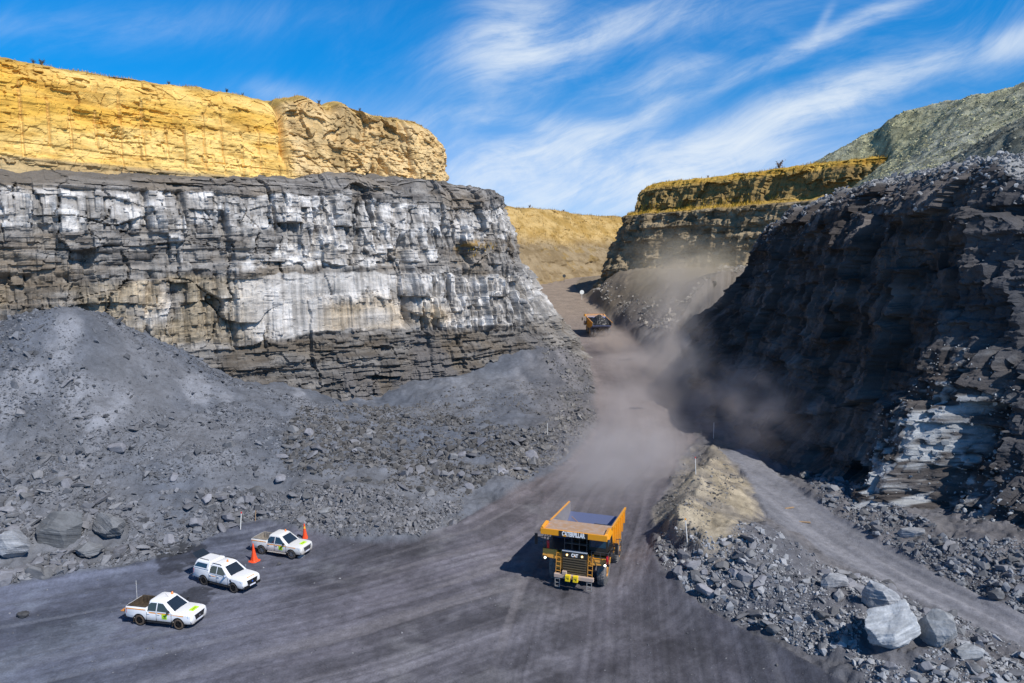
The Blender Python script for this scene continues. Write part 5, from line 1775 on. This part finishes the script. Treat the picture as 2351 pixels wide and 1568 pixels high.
# ------------------------------------------------------------------ mining haul truck (front towards -y, x to the viewer's right when it faces the viewer)
def make_hauler(label, loc, rz, pitch=0.0):
    root = thing('haul_truck', label, 'haul truck', loc, rz, 'mining haul trucks on the road')
    root.rotation_euler = (pitch, 0, rz)
    # frame
    b = B()
    b.box(-.75, -.25, -1.7, 6.0, 1.1, 1.8)
    b.box(.25, .75, -1.7, 6.0, 1.1, 1.8)
    b.box(-1.0, 1.0, 4.2, 5.0, .9, 1.8)
    b.box(-.9, .9, -.2, 1.0, 1.0, 1.9)
    b.obj('chassis', DKSTEEL, root, .03)
    # wheels
    tprof = lambda w: [(-w / 2 + .05, .62), (-w / 2, .72), (-w / 2 + .02, 1.12), (-w / 2 + .09, 1.28), (-w / 2 + .18, 1.335), (0, 1.35), (w / 2 - .18, 1.335), (w / 2 - .09, 1.28), (w / 2 - .02, 1.12), (w / 2, .72), (w / 2 - .05, .62)]
    for (wx, wy, w) in [(-2.12, 0, .80), (2.12, 0, .80), (-2.42, 4.57, .74), (2.42, 4.57, .74), (-1.52, 4.57, .74), (1.52, 4.57, .74)]:
        sg = 1 if wx > 0 else -1
        b = B().revolve(tprof(w), (wx, wy, 1.35), (1, 0, 0), 44)
        for k in range(32):                                   # tread lugs
            a = k * 2 * math.pi / 32
            for sd in (-1, 1):
                aa = a + sd * .05
                c0, s0 = math.cos(aa), math.sin(aa)
                c1, s1 = math.cos(aa + .06), math.sin(aa + .06)
                b.bar((wx + sd * .04, wy + 1.345 * c0, 1.35 + 1.345 * s0), (wx + sd * (w / 2 - .10), wy + 1.315 * c1, 1.35 + 1.315 * s1), .15, .06, (0, c0, s0))
        wh = b.obj('wheel', BIG_RUBBER, root)
        r_ = B().revolve([(w / 2 - .05, .66), (w / 2 - .16, .60), (w / 2 - .20, .42), (w / 2 - .02, .36), (w / 2, .001)], (wx, wy, 1.35), (sg, 0, 0), 32)
        r_.obj('rim', YELLOW, wh)
    # bumper beam, tow boxes
    b = B()
    b.box(-1.72, 1.72, -2.35, -2.05, 1.02, 1.34)
    b.obj('bumper', TANBEAM, root, .03)
    for x_ in (-.46, .22):
        bx = B().box(x_ - .21, x_ + .21, -2.62, -2.30, .92, 1.42).obj('tow_box', plain('bright_yellow_box', (.85, .62, .02), .4, dirt=.1), root, .02)
        bb = B()
        for (dx, dz) in ((-.07, .30), (.06, .30), (.06, .20)):
            bb.box(x_ + dx - .045, x_ + dx + .045, -2.63, -2.615, .92 + dz - .03, .92 + dz + .03)
        bb.obj('box_slot', BLACK, bx)
    B().box(-1.0, -.62, -2.36, -2.1, 1.34, 1.62).obj('step_box', TANBEAM, root, .02)
    # radiator grille
    b = B()
    b.box(-1.06, 1.06, -1.95, -1.2, 1.2, 2.72)
    g = b.obj('grille', GRILLE, root, .03)
    b = B()
    for k in range(7):
        z_ = 1.38 + k * .20
        b.box(-1.02, 1.02, -2.03, -1.945, z_, z_ + .055)
    b.obj('grille_bar', plain('grille_bar_bronze', (.16, .13, .09), .4, .4, dirt=.3), g)
    hood = B().hexa([(-1.10, -1.98, 2.70), (1.10, -1.98, 2.70), (1.10, -.4, 2.70), (-1.10, -.4, 2.70), (-1.10, -1.90, 3.16), (1.10, -1.90, 3.16), (1.10, -.4, 3.22), (-1.10, -.4, 3.22)]).obj('hood', DKSTEEL, root, .03)
    B().box(-1.10, 1.10, -1.98, -1.80, 3.17, 3.25).obj('hood_edge_strip', STRIPW, hood)
    for x_ in (-.66, .66):
        B().cyl((x_, -1.99, 2.90), (x_, -2.02, 2.90), .075, 14).obj('marker_light', LAMP_AMBER, hood)
    t_ = text_mesh('maker_letters', 'CAT', LETTER, hood, .34, (0, -1.975, 2.90), (R(90 - 10), 0, 0), .85, .018)
    B().plate([(-.10, -2.0, 2.80), (.10, -2.0, 2.80), (0, -1.99, 2.89)], .012, (0, -1, .15)).obj('letter_triangle', YELLOW, hood)
    # fenders and decks
    for sg in (-1, 1):
        fd = B()
        if sg < 0:
            fd.hexa([(-2.92, -1.75, 2.42), (-1.62, -1.75, 2.30), (-1.62, -1.0, 2.30), (-2.92, -1.0, 2.42), (-2.92, -1.60, 3.05), (-1.62, -1.60, 3.05), (-1.62, -.9, 3.05), (-2.92, -.9, 3.05)])
            fd.box(-1.66, -1.12, -1.70, -1.1, 1.5, 2.9)
        else:
            fd.hexa([(1.50, -1.75, 2.20), (2.92, -1.75, 2.32), (2.92, -1.0, 2.42), (1.50, -1.0, 2.30), (1.50, -1.62, 2.72), (2.92, -1.62, 2.78), (2.92, -.9, 2.78), (1.50, -.9, 2.78)])
            fd.box(1.12, 1.56, -1.70, -1.1, 2.2, 2.85)
        fd.obj('fender', YELLOW, root, .03)
        hb = B().box(sg * 2.72 - .22, sg * 2.72 + .22, -1.92, -1.74, 2.32, 2.50).obj('headlight', BLACK, root)
        B().cyl((sg * 2.72 - .10 * sg + (.0), -1.93, 2.41), (sg * 2.72 - .10 * sg, -1.97, 2.41), .09, 14).obj('lens', LAMP_ON, hb)
        B().box(min(sg * 1.1, sg * 2.95), max(sg * 1.1, sg * 2.95), -1.6, 1.3, 3.06, 3.14).obj('deck', DKSTEEL, root, .01)
        B().revolve([(0, .001), (0, .13), (.55, .13), (.62, .06), (.66, .001)], (sg * 2.45 if sg < 0 else 2.80, -1.55 if sg < 0 else -1.85, 2.55 if sg > 0 else 3.12), (0, 0, 1), 14).obj('fire_extinguisher', REDTANK, root, smooth=True)
    # engine bay, hydraulic tank in the dark under the canopy
    B().box(-2.55, -1.3, -.9, 1.2, 1.9, 3.06).obj('air_cleaner_housing', DKSTEEL, root, .05)
    B().box(-1.1, 1.1, -.4, 1.2, 1.8, 3.4).obj('engine_cover', DKSTEEL, root, .05)
    for x_ in (-.35, .25):
        B().cyl((x_, .3, 3.4), (x_, .3, 4.2), .26, 16).obj('air_filter', DKSTEEL, root, smooth=False)
    # cab on the viewer's right
    cb = B().hexa([(.98, -1.05, 3.14), (2.62, -1.05, 3.14), (2.62, 1.1, 3.14), (.98, 1.1, 3.14), (1.02, -.82, 4.72), (2.58, -.82, 4.72), (2.58, 1.1, 4.72), (1.02, 1.1, 4.72)]).obj('cab', DKSTEEL, root, .04)
    B().plate([(1.10, -1.012, 3.46), (2.50, -1.012, 3.46), (2.46, -.86, 4.52), (1.14, -.86, 4.52)], .012, (0, -1, .14)).obj('cab_window', BLUEGLASS, cb)
    B().plate([(2.632, -.85, 3.5), (2.632, .3, 3.5), (2.61, .3, 4.5), (2.61, -.75, 4.5)], .012, (1, 0, 0)).obj('cab_window', BLUEGLASS, cb)
    B().bar((1.5, -1.03, 3.50), (2.0, -.95, 4.2), .03).obj('windshield_wiper', BLACK, cb)
    # hand rails
    def rail(name, pts, w=.045):
        return B().path(pts, w)
    b = B()
    y_ = -1.72
    for z_ in (3.24, 3.78, 4.32):
        b.bar((-.95, y_, z_), (1.0, y_, z_), .045)
    for x_ in (-.95, -.30, .35, 1.0):
        b.bar((x_, y_, 3.2), (x_, y_, 4.32), .045)
    b.obj('hand_rail', RAIL, root)
    b = B()
    for z_ in (3.55, 4.05):
        b.path([(-2.9, .4, z_), (-2.9, -1.55, z_), (-2.3, -1.6, z_)], .04)
    for p in ((-2.9, .4), (-2.9, -.6), (-2.9, -1.55), (-2.3, -1.6)):
        b.bar((p[0], p[1], 3.1), (p[0], p[1], 4.05), .04)
    b.obj('hand_rail', RAIL, root)
    b = B()
    for z_ in (3.0, 3.45):
        b.path([(1.45, -1.9, z_), (2.9, -1.95, z_), (3.0, -.6, z_)], .04)
    for p in ((1.45, -1.9), (2.2, -1.93), (2.9, -1.95), (3.0, -.6)):
        b.bar((p[0], p[1], 2.5), (p[0], p[1], 3.45), .04)
    b.obj('hand_rail', RAIL, root)
    b = B()
    b.box(2.9, 3.5, .2, 1.0, 2.55, 2.62)
    for p in ((3.5, .2), (3.5, 1.0), (3.0, 1.0)):
        b.bar((p[0], p[1], 2.6), (p[0], p[1], 3.6), .04)
    for z_ in (3.1, 3.6):
        b.path([(3.5, .2, z_), (3.5, 1.0, z_), (3.0, 1.0, z_)], .04)
    b.obj('access_platform', RAIL, root)
    # mirrors
    for sg in (-1, 1):
        b = B()
        b.path([(sg * 2.85, -1.5, 4.0), (sg * 3.35, -1.6, 3.95), (sg * 3.5, -1.65, 3.95)], .05)
        b.path([(sg * 2.85, -1.5, 3.5), (sg * 3.35, -1.6, 3.62), (sg * 3.5, -1.65, 3.65)], .05)
        b.hexa([(sg * 3.40, -1.72, 3.35), (sg * 3.64, -1.72, 3.35), (sg * 3.64, -1.60, 3.35), (sg * 3.40, -1.60, 3.35), (sg * 3.40, -1.72, 4.25), (sg * 3.64, -1.72, 4.25), (sg * 3.64, -1.60, 4.25), (sg * 3.40, -1.60, 4.25)])
        b.obj('wing_mirror', BLACK, root)
    # ladders: slanting ones up the front, hanging ones under the bumper
    for x_ in (-1.42, 1.36):
        b = B()
        for d in (-.20, .20):
            b.bar((x_ + d, -2.10, 1.34), (x_ + d, -1.78, 3.1), .045)
        for k in range(5):
            t = (k + .5) / 5
            b.bar((x_ - .20, -2.10 + .32 * t, 1.34 + 1.76 * t), (x_ + .20, -2.10 + .32 * t, 1.34 + 1.76 * t), .07, .05)
        b.obj('ladder', YELLOW, root)
        b = B()
        for d in (-.20, .20):
            b.bar((x_ + d, -2.28, .24), (x_ + d, -2.28, 1.04), .045)
        for z_ in (.28, .60, .92):
            b.bar((x_ - .20, -2.28, z_), (x_ + .20, -2.28, z_), .045)
        b.obj('hanging_ladder', LADDER, root)
    # tray with its canopy
    tray = B()
    F0, F1, F2 = (1.5, 2.3), (4.7, 2.55), (7.0, 3.5)
    tray.hexa([(-2.6, F0[0], F0[1] - .2), (2.6, F0[0], F0[1] - .2), (2.6, F1[0], F1[1] - .2), (-2.6, F1[0], F1[1] - .2), (-2.6, F0[0], F0[1]), (2.6, F0[0], F0[1]), (2.6, F1[0], F1[1]), (-2.6, F1[0], F1[1])])
    tray.hexa([(-2.6, F1[0], F1[1] - .2), (2.6, F1[0], F1[1] - .2), (2.6, F2[0], F2[1] - .2), (-2.6, F2[0], F2[1] - .2), (-2.6, F1[0], F1[1]), (2.6, F1[0], F1[1]), (2.6, F2[0], F2[1]), (-2.6, F2[0], F2[1])])
    tray.hexa([(-2.6, 1.3, 2.1), (2.6, 1.3, 2.1), (2.6, 1.5, 2.1), (-2.6, 1.5, 2.1), (-2.6, .35, 4.80), (2.6, .35, 4.80), (2.6, .55, 4.80), (-2.6, .55, 4.80)])
    tr = tray.obj('tray', STEEL, root, .02)
    b = B()
    for x0_, y0_ in ((-1.1, 1.0), (1.1, -1.0)):
        b.bar((x0_ * 2.1, 6.3, 3.23), (x0_ * .35, 4.75, 2.60), .05, .03)
    b.obj('weld_seam', WORN, tr)
    for sg in (-1, 1):
        b = B()
        prof = [(.35, 4.80), (7.05, 4.36), (7.05, 3.5), (4.7, 2.45), (1.4, 2.1)]
        lo = [(sg * 2.60, y, z) for y, z in prof]
        b.plate(lo, .10, (sg, 0, 0))
        sd = b.obj('tray_side', SIDESTEEL, tr, .01)
        b = B()
        prof = [(.30, 4.86), (7.1, 4.42), (7.1, 4.20), (.30, 4.62)]
        b.plate([(sg * 2.70, y, z) for y, z in prof], .14, (sg, 0, 0))
        for k in range(6):
            y0_ = 1.3 + k * 1.02
            zt_ = 4.62 - y0_ * .06
            zb_ = 2.2 if y0_ < 4.7 else 2.45 + (y0_ - 4.7) * .42
            b.box(min(sg * 2.70, sg * 2.86), max(sg * 2.70, sg * 2.86), y0_ - .09, y0_ + .09, zb_, zt_)
        b.plate([(sg * 2.701, y, z) for y, z in [(.4, 4.6), (7.0, 4.19), (7.0, 3.55), (4.7, 2.5), (1.4, 2.15)]], .03, (sg, 0, 0))
        b.obj('side_rib', YELLOW, sd, .01)
    cp = B().hexa([(-2.86, -2.35, 4.78), (2.86, -2.35, 4.78), (2.70, .50, 4.66), (-2.70, .50, 4.66), (-2.86, -2.35, 4.98), (2.86, -2.35, 4.98), (2.70, .50, 4.86), (-2.70, .50, 4.86)]).obj('rock_canopy', WORN, tr, .02)
    lip = B().box(-2.88, 2.88, -2.50, -2.35, 4.58, 5.06).obj('canopy_lip', YELLOW, cp, .02)
    for sg in (-1, 1):
        b = B()
        b.hexa([(sg * 2.70, -2.45, 4.72), (sg * 3.05, -2.30, 4.72), (sg * 3.02, -.6, 4.72), (sg * 2.70, -.4, 4.72), (sg * 2.62, -2.40, 5.10), (sg * 2.86, -2.25, 5.16), (sg * 2.86, -.9, 5.20), (sg * 2.60, -.8, 5.14)])
        b.obj('canopy_wing', YELLOW, cp, .02)
    nb = B().box(-1.25, 1.25, -2.525, -2.503, 4.60, 5.04).obj('name_band', BLACK, lip)
    text_mesh('maker_letters', 'CATERPILLAR', LETTER, nb, .50, (0, -2.530, 4.82), (R(90), 0, 0), .64, .026)
    B().plate([(-.93, -2.545, 4.62), (-.57, -2.545, 4.62), (-.75, -2.545, 4.78)], .012, (0, -1, 0)).obj('letter_triangle', YELLOW, nb)
    return root


hx, hy = 5.5, 53.4
make_hauler('yellow and black mining haul truck with an empty tray, driving toward the pickups', (hx, hy, float(gz(hx, hy)) + .02), R(-19)).scale = (.92, .92, .97)
rx, ry = 22.3, 173.0
fx_, fy_ = -.13, .99
ang = math.atan2(-fx_, fy_)
h2x, h2y = rx + fx_ * 4.57, ry + fy_ * 4.57
hz = float(ramp_z(h2y))
make_hauler('second haul truck climbing the road, its tray heaped with coal', (h2x, h2y, hz + .03), math.pi + ang, -math.atan(.115))
tr2 = [o for o in COL.objects if o.name.startswith('haul_truck')][-1]
tr2.scale = (.92, .92, .92)
M2 = Matrix.Translation((h2x, h2y, hz + .03)) @ Matrix.Rotation(math.pi + ang, 4, 'Z') @ Matrix.Rotation(-math.atan(.115), 4, 'X') @ Matrix.Scale(.92, 4)

# coal heaped in the far truck
n_ = 70
xs = np.linspace(-2.56, 2.56, n_)
yv = np.linspace(1.2, 6.95, n_)
LX, LY = np.meshgrid(xs, yv)
floor_z = np.where(LY < 4.7, 2.3 + (LY - 1.5) * .078, 2.55 + (LY - 4.7) * .413) + .02
side_z = 4.45 - LY * .05
peak = 6.0 - np.hypot(LX * .72, (LY - 3.6) * .62)
edge = np.minimum(np.minimum(2.58 - np.abs(LX), 9), 9)
hz_ = np.minimum(peak, side_z + edge * .85)
hz_ = np.minimum(hz_, 3.57 + (7.0 - LY) * .75)
cvv, cee = cells(LX * 3.2, LY * 3.2, 801)
hz_ = np.maximum(hz_ + (cvv - .5) * .28 + fbm(LX * 3, LY * 3, 3, 802) * .12, floor_z)
CP = np.stack([LX, LY, hz_], -1).reshape(-1, 3)
CP = (np.array(M2.to_3x3()) @ CP.T).T + np.array(M2.translation)
coal = mesh_grid('coal_load', CP.reshape(n_, n_, 3), COAL, None, None, False, None, 'heap of glistening black coal filling the tray of the far truck', 'coal')

# ------------------------------------------------------------------ posts and signs
def marker(u, v, h, label, lean=(0, 0), m=POLEW, top=None):
    x, y, z = on_ground(u, v)
    z = float(zfull(x, y))
    root = thing('marker_post', label, 'post', (x, y, z - .05), 0, 'thin marker posts along the road edges')
    root.rotation_euler = (lean[0], lean[1], 0)
    B().cyl((0, 0, -.2), (0, 0, h), .045, 10).obj('post_shaft', m, root)
    if top:
        B().cyl((0, 0, h), (0, 0, h + .14), .055, 10).obj('post_cap', top, root)


marker(1578, 1246, 1.9, 'white leaning post with an orange tip on the near end of the tan ridge', (0, R(-6)), POLEW, ORANGE_TAPE)
marker(1597, 1105, 1.8, 'white post on the middle of the tan ridge crest', (0, R(-3)), POLEW, REDTANK)
marker(1638, 1008, 2.4, 'pale thin post standing beyond the far tip of the tan ridge', (0, 0))
marker(1257, 1006, 1.7, 'white post in the loose rock left of the haul road bend', (0, 0))
marker(552, 1218, 1.6, 'leaning white post with a red and yellow tip behind the older pickup', (0, R(5)), POLEW, REDTANK)
marker(586, 1197, 1.1, 'short yellowish stick beside the leaning post behind the older pickup', (0, R(4)), WOOD)


def road_sign(u, v, Y, h, d, label, front):
    x, y, z = atY(u, v, Y)
    z = float(gz(x, y))
    root = thing('road_sign', label, 'sign', (x, y, z), R(8), 'round road signs at the bend')
    B().cyl((0, 0, -.3), (0, 0, h), .07, 10).obj('sign_post', POLEW if front else SIGNBACK, root)
    B().cyl((0, -.08, h - d * .3), (0, -.13, h - d * .3), d / 2, 28).obj('sign_disc', SIGNW if front else SIGNBACK, root)


road_sign(1336, 656, 236, 3.0, 1.5, 'white round road sign at the inside of the far bend', True)
road_sign(1295, 650, 284, 3.0, 1.4, 'small dark round road sign on the outside of the far bend', False)

# scraps of timber on the side road
for (u, v, l, a, lab) in [(1812, 1168, 1.1, 20, 'short brown plank scrap lying on the upper side road'), (1842, 1198, 1.5, -15, 'longer brown plank scrap lying further down the side road')]:
    x, y, z = on_ground(u, v)
    o = B().hexa([(-l / 2, -.09, 0), (l / 2, -.12, 0), (l / 2, .06, .02), (-l / 2, .1, 0), (-l / 2, -.09, .07), (l / 2, -.12, .09), (l / 2, .06, .1), (-l / 2, .1, .07)]).obj('timber_scrap', WOOD, None, .01)
    o.location = (x, y, float(zfull(x, y)) + .02)
    o.rotation_euler = (0, 0, R(a))
    tag(o, lab, 'timber')


# ------------------------------------------------------------------ plants
def leaf_mat(name, c):
    return plain(name, c, .8)


GRASS = rock_material('dry_grass', 2.0, .1, .02, .3)
DARKLEAF = plain('dark_dry_leaf', (.055, .05, .02), .9)
STEM = plain('dry_stem', (.09, .06, .035), .9)


def blades(pos, h, colr):
    """each blade: one thin bent triangle pair"""
    n = len(pos)
    a = rs.uniform(0, 6.28, n)
    w = h * .10
    dx, dy = np.cos(a), np.sin(a)
    lean = rs.uniform(.1, .6, n) * h
    b0 = pos + np.stack([dy * w, -dx * w, -h * .05], 1)
    b1 = pos - np.stack([dy * w, -dx * w, h * .05], 1)
    tp = pos + np.stack([dx * lean, dy * lean, h], 1)
    Vv = np.stack([b0, b1, tp], 1).reshape(-1, 3)
    Ff = np.arange(3 * n).reshape(n, 3)
    return Vv, Ff, np.repeat(colr, 3, 0)


def grid_pick(P_, mask, n):
    j, i = np.nonzero(mask)
    k = rs.randint(0, len(j), n)
    return P_[j[k], i[k]].astype(float)


GV, GF, GC, off = [], [], [], 0
ystep = (YEL[..., 2] > 51) & (np.indices(YEL.shape[:2])[1] > YEL.shape[1] * .55) & (np.hypot(YEL[..., 0], YEL[..., 1]) < 185)
ug, vg = to_uv(YEL[..., 0], YEL[..., 1], YEL[..., 2])
ystep &= (ug > -200) & (ug < 1100) & (vg > 80) & (vg < 330)
ur, vr = to_uv(RFC[..., 0], RFC[..., 1], RFC[..., 2])
rf_b = (RFC[..., 2] > 45.0) & (RFC[..., 2] < 48.5) & (ur > 1440) & (ur < 1800)
rf_t = (RFC[..., 2] > 54) & (ur > 1450) & (ur < 2050) & (RFC[..., 1] < 290)
uf_, vf_ = to_uv(FAR[..., 0], FAR[..., 1], FAR[..., 2])
fr_t = (FAR[..., 2] > 36) & (uf_ > 1150) & (uf_ < 1500)
for P_, m, n, h0_, h1_, c_ in [(YEL, ystep, 6000, .18, .5, (.40, .26, .07)), (RFC, rf_b, 7000, .4, 1.1, (.55, .36, .05)), (RFC, rf_t, 9000, .3, .9, (.48, .31, .05)), (FAR, fr_t, 7000, .4, 1.2, (.42, .29, .11))]:
    p = grid_pick(P_, m, n)
    cl = fbm(p[:, 0] * .3, p[:, 1] * .3, 3, 901) > -.1
    p = p[cl]
    hh = rs.uniform(h0_, h1_, len(p))
    Vv, Ff, Cc = blades(p, hh, np.array(c_) * rs.uniform(.5, 1.25, len(p))[:, None])
    GV.append(Vv); GF.append(Ff + off); GC.append(Cc); off += len(Vv)
# the dry tuft hanging on the grey wall
ugr, vgr = to_uv(GREY[..., 0], GREY[..., 1], GREY[..., 2])
tuft = in_poly(ugr, vgr, [(1060, 590), (1080, 568), (1135, 558), (1145, 570), (1100, 580), (1075, 600)])
if tuft.any():
    p = grid_pick(GREY, tuft, 1400) + np.array([.2, -.3, 0])
    Vv, Ff, Cc = blades(p, rs.uniform(.3, .7, len(p)), np.array([.46, .29, .04]) * rs.uniform(.5, 1.2, len(p))[:, None])
    GV.append(Vv); GF.append(Ff + off); GC.append(Cc); off += len(Vv)
mesh_raw('dry_grass', np.vstack(GV), np.vstack(GF), GRASS, np.vstack(GC), False, 'stuff', 'dry yellow grass on the cliff tops and ledges', 'grass')


def shrub(P_, ug_, vg_, u, size, label, dark=True):
    """stand a small bush on the skyline at picture column u"""
    m = np.abs(ug_ - u) < 6
    if not m.any():
        return
    j, i = np.nonzero(m)
    k = np.argmin(vg_[j, i])
    x, y, z = P_[j[k], i[k]]
    root = thing('shrub', label, 'shrub', (x, y, z - .1), 0)
    b = B()
    r_ = random.Random(int(u))
    tips = []
    for q in range(9):
        a = r_.uniform(0, 6.28)
        l = size * r_.uniform(.5, 1.0)
        t = (math.cos(a) * l * .45, math.sin(a) * l * .45, l)
        b.bar((0, 0, -.1), t, .05 * size)
        tips.append(t)
    b.obj('stem', STEM, root)
    b = B()
    for t in tips:
        for q in range(22):
            f = r_.uniform(.35, 1.05)
            c = Vector(t) * f + Vector((r_.gauss(0, .13), r_.gauss(0, .13), r_.gauss(0, .1))) * size
            d1 = Vector((r_.gauss(0, 1), r_.gauss(0, 1), r_.gauss(0, 1))).normalized() * .07 * size
            d2 = Vector((r_.gauss(0, 1), r_.gauss(0, 1), r_.gauss(0, 1))).normalized() * .07 * size
            b.bm.faces.new([b.bm.verts.new(c - d1), b.bm.verts.new(c + d2), b.bm.verts.new(c + d1)])
    me = bpy.data.meshes.new('foliage')
    b.bm.to_mesh(me)
    b.bm.free()
    me.materials.append(DARKLEAF if dark else plain('reddish_leaf', (.20, .09, .04), .9))
    o = bpy.data.objects.new('foliage', me)
    COL.objects.link(o)
    o.parent = root


for u, s_, lab in [(82, 1.1, 'small bare shrub on the yellow rim near the picture edge'), (100, 1.5, 'tallest bare shrub on the left end of the yellow rim'), (382, 1.0, 'tiny shrub on the yellow rim above the middle drill lines'),
                   (524, 1.4, 'dark round shrub alone on the yellow rim before the notch'), (563, .8, 'low shrub just left of the notch in the yellow rim'), (737, 1.2, 'dark shrub on the first hump of the yellow outcrop'),
                   (828, 1.0, 'scrubby bush on the second hump of the yellow outcrop')]:
    shrub(YEL, ug, vg, u, s_ * .65, lab)
for u, s_, lab in [(1210, 1.6, 'reddish bush at the top of the tan hillside beside the grey wall'), (1300, 1.3, 'reddish bush on the skyline in the middle of the tan hillside')]:
    shrub(FAR, uf_, vf_, u, s_, lab, False)
for u, s_, lab in [(1785, 2.4, 'brown bush on the grassy rim of the ochre cliff'), (1620, .9, 'tiny twig like shrub on the ochre cliff rim')]:
    shrub(RFC, ur, vr, u, s_, lab, False)

# ------------------------------------------------------------------ dust raised by the trucks
def dust(name, label, loc, size, rz, dens, seed, colr=(.80, .70, .66), scale=1.4, lo=.30, hi=.62, tilt=0.0, stretch=(1, 1, 1), absorb=None):
    bm = bmesh.new()
    bmesh.ops.create_icosphere(bm, subdivisions=3, radius=1.0)
    me = bpy.data.meshes.new(name)
    bm.to_mesh(me)
    bm.free()
    o = bpy.data.objects.new(name, me)
    o.location = loc
    o.scale = size
    o.rotation_euler = (tilt, 0, R(rz))
    COL.objects.link(o)
    tag(o, label, 'dust', None, 'stuff')
    m = bpy.data.materials.new(name)
    m.use_nodes = True
    m.node_tree.nodes.clear()
    N = Nodes(m.node_tree)
    tc_ = N.new('ShaderNodeTexCoord')
    ln = N.new('ShaderNodeVectorMath', operation='LENGTH')
    N.put(ln.inputs[0], tc_.outputs['Object'])
    fall = N.ramp(ln.outputs['Value'], (.15, .98, 1.0, 0.0))
    ad = N.new('ShaderNodeVectorMath', operation='MULTIPLY_ADD')
    N.put(ad.inputs[0], tc_.outputs['Object'])
    ad.inputs[1].default_value = stretch
    ad.inputs[2].default_value = (seed * 3.1, seed * 1.7, seed)
    nz = N.noise(ad.outputs[0], scale, 3, .5, .5)
    k = N.ramp(nz, (lo, hi, 0.0, 1.0))
    dn = N.math('MULTIPLY', N.math('MULTIPLY', fall, fall), N.math('MULTIPLY', k, dens))
    p = N.new('ShaderNodeVolumePrincipled')
    p.inputs['Color'].default_value = colr + (1,)
    p.inputs['Anisotropy'].default_value = .1
    N.put(p.inputs['Density'], dn)
    ou = N.new('ShaderNodeOutputMaterial')
    N.l.new(p.outputs[0], ou.inputs['Volume'])
    me.materials.append(m)
    return o


dust('dust_cloud', 'brown dust boiling up right behind the far coal truck', (22.8, 156, 9.5), (7.5, 13, 4.2), 4, .40, 1, (.86, .74, .66), 2.0, .25, .72)
dust('dust_cloud', 'pale brown dust hanging over the road bend below the far truck', (25, 132, 7), (12, 30, 6), 2, .15, 2, (.88, .79, .75), 2.2, .22, .74)
dust('dust_cloud', 'thin grey brown dust along the middle of the haul road', (20, 108, 4.5), (11, 36, 5.5), -8, .085, 8, (.88, .80, .78), 2.2, .20, .76)
dust('dust_cloud', 'low grey dust spread across the road behind the near truck', (14, 82, 2.8), (13, 33, 6), -16, .15, 3, (.86, .81, .81), 2.6, .20, .78)
dust('dust_cloud', 'upright dust plume at the foot of the shaded cliff', (29.5, 122, 9), (9, 26, 14), -2, .12, 4, (.88, .80, .76), 2.6, .26, .76)
dust('dust_cloud', 'thin dust plume drifting up beside the rockfall', (36, 144, 19), (13, 28, 16), -6, .07, 5, (.88, .80, .72), 2.6, .26, .76)
dust('dust_cloud', 'dim dust lying in the shade beyond the end of the side road', (34, 99, 5.5), (11, 26, 9.5), 0, .14, 6, (.86, .76, .74), 2.6, .26, .76)
dust('dust_cloud', 'thin golden dust below the ochre cliff', (46, 178, 24), (26, 44, 17), -12, .055, 7, (.90, .79, .60), 2.0, .24, .74)
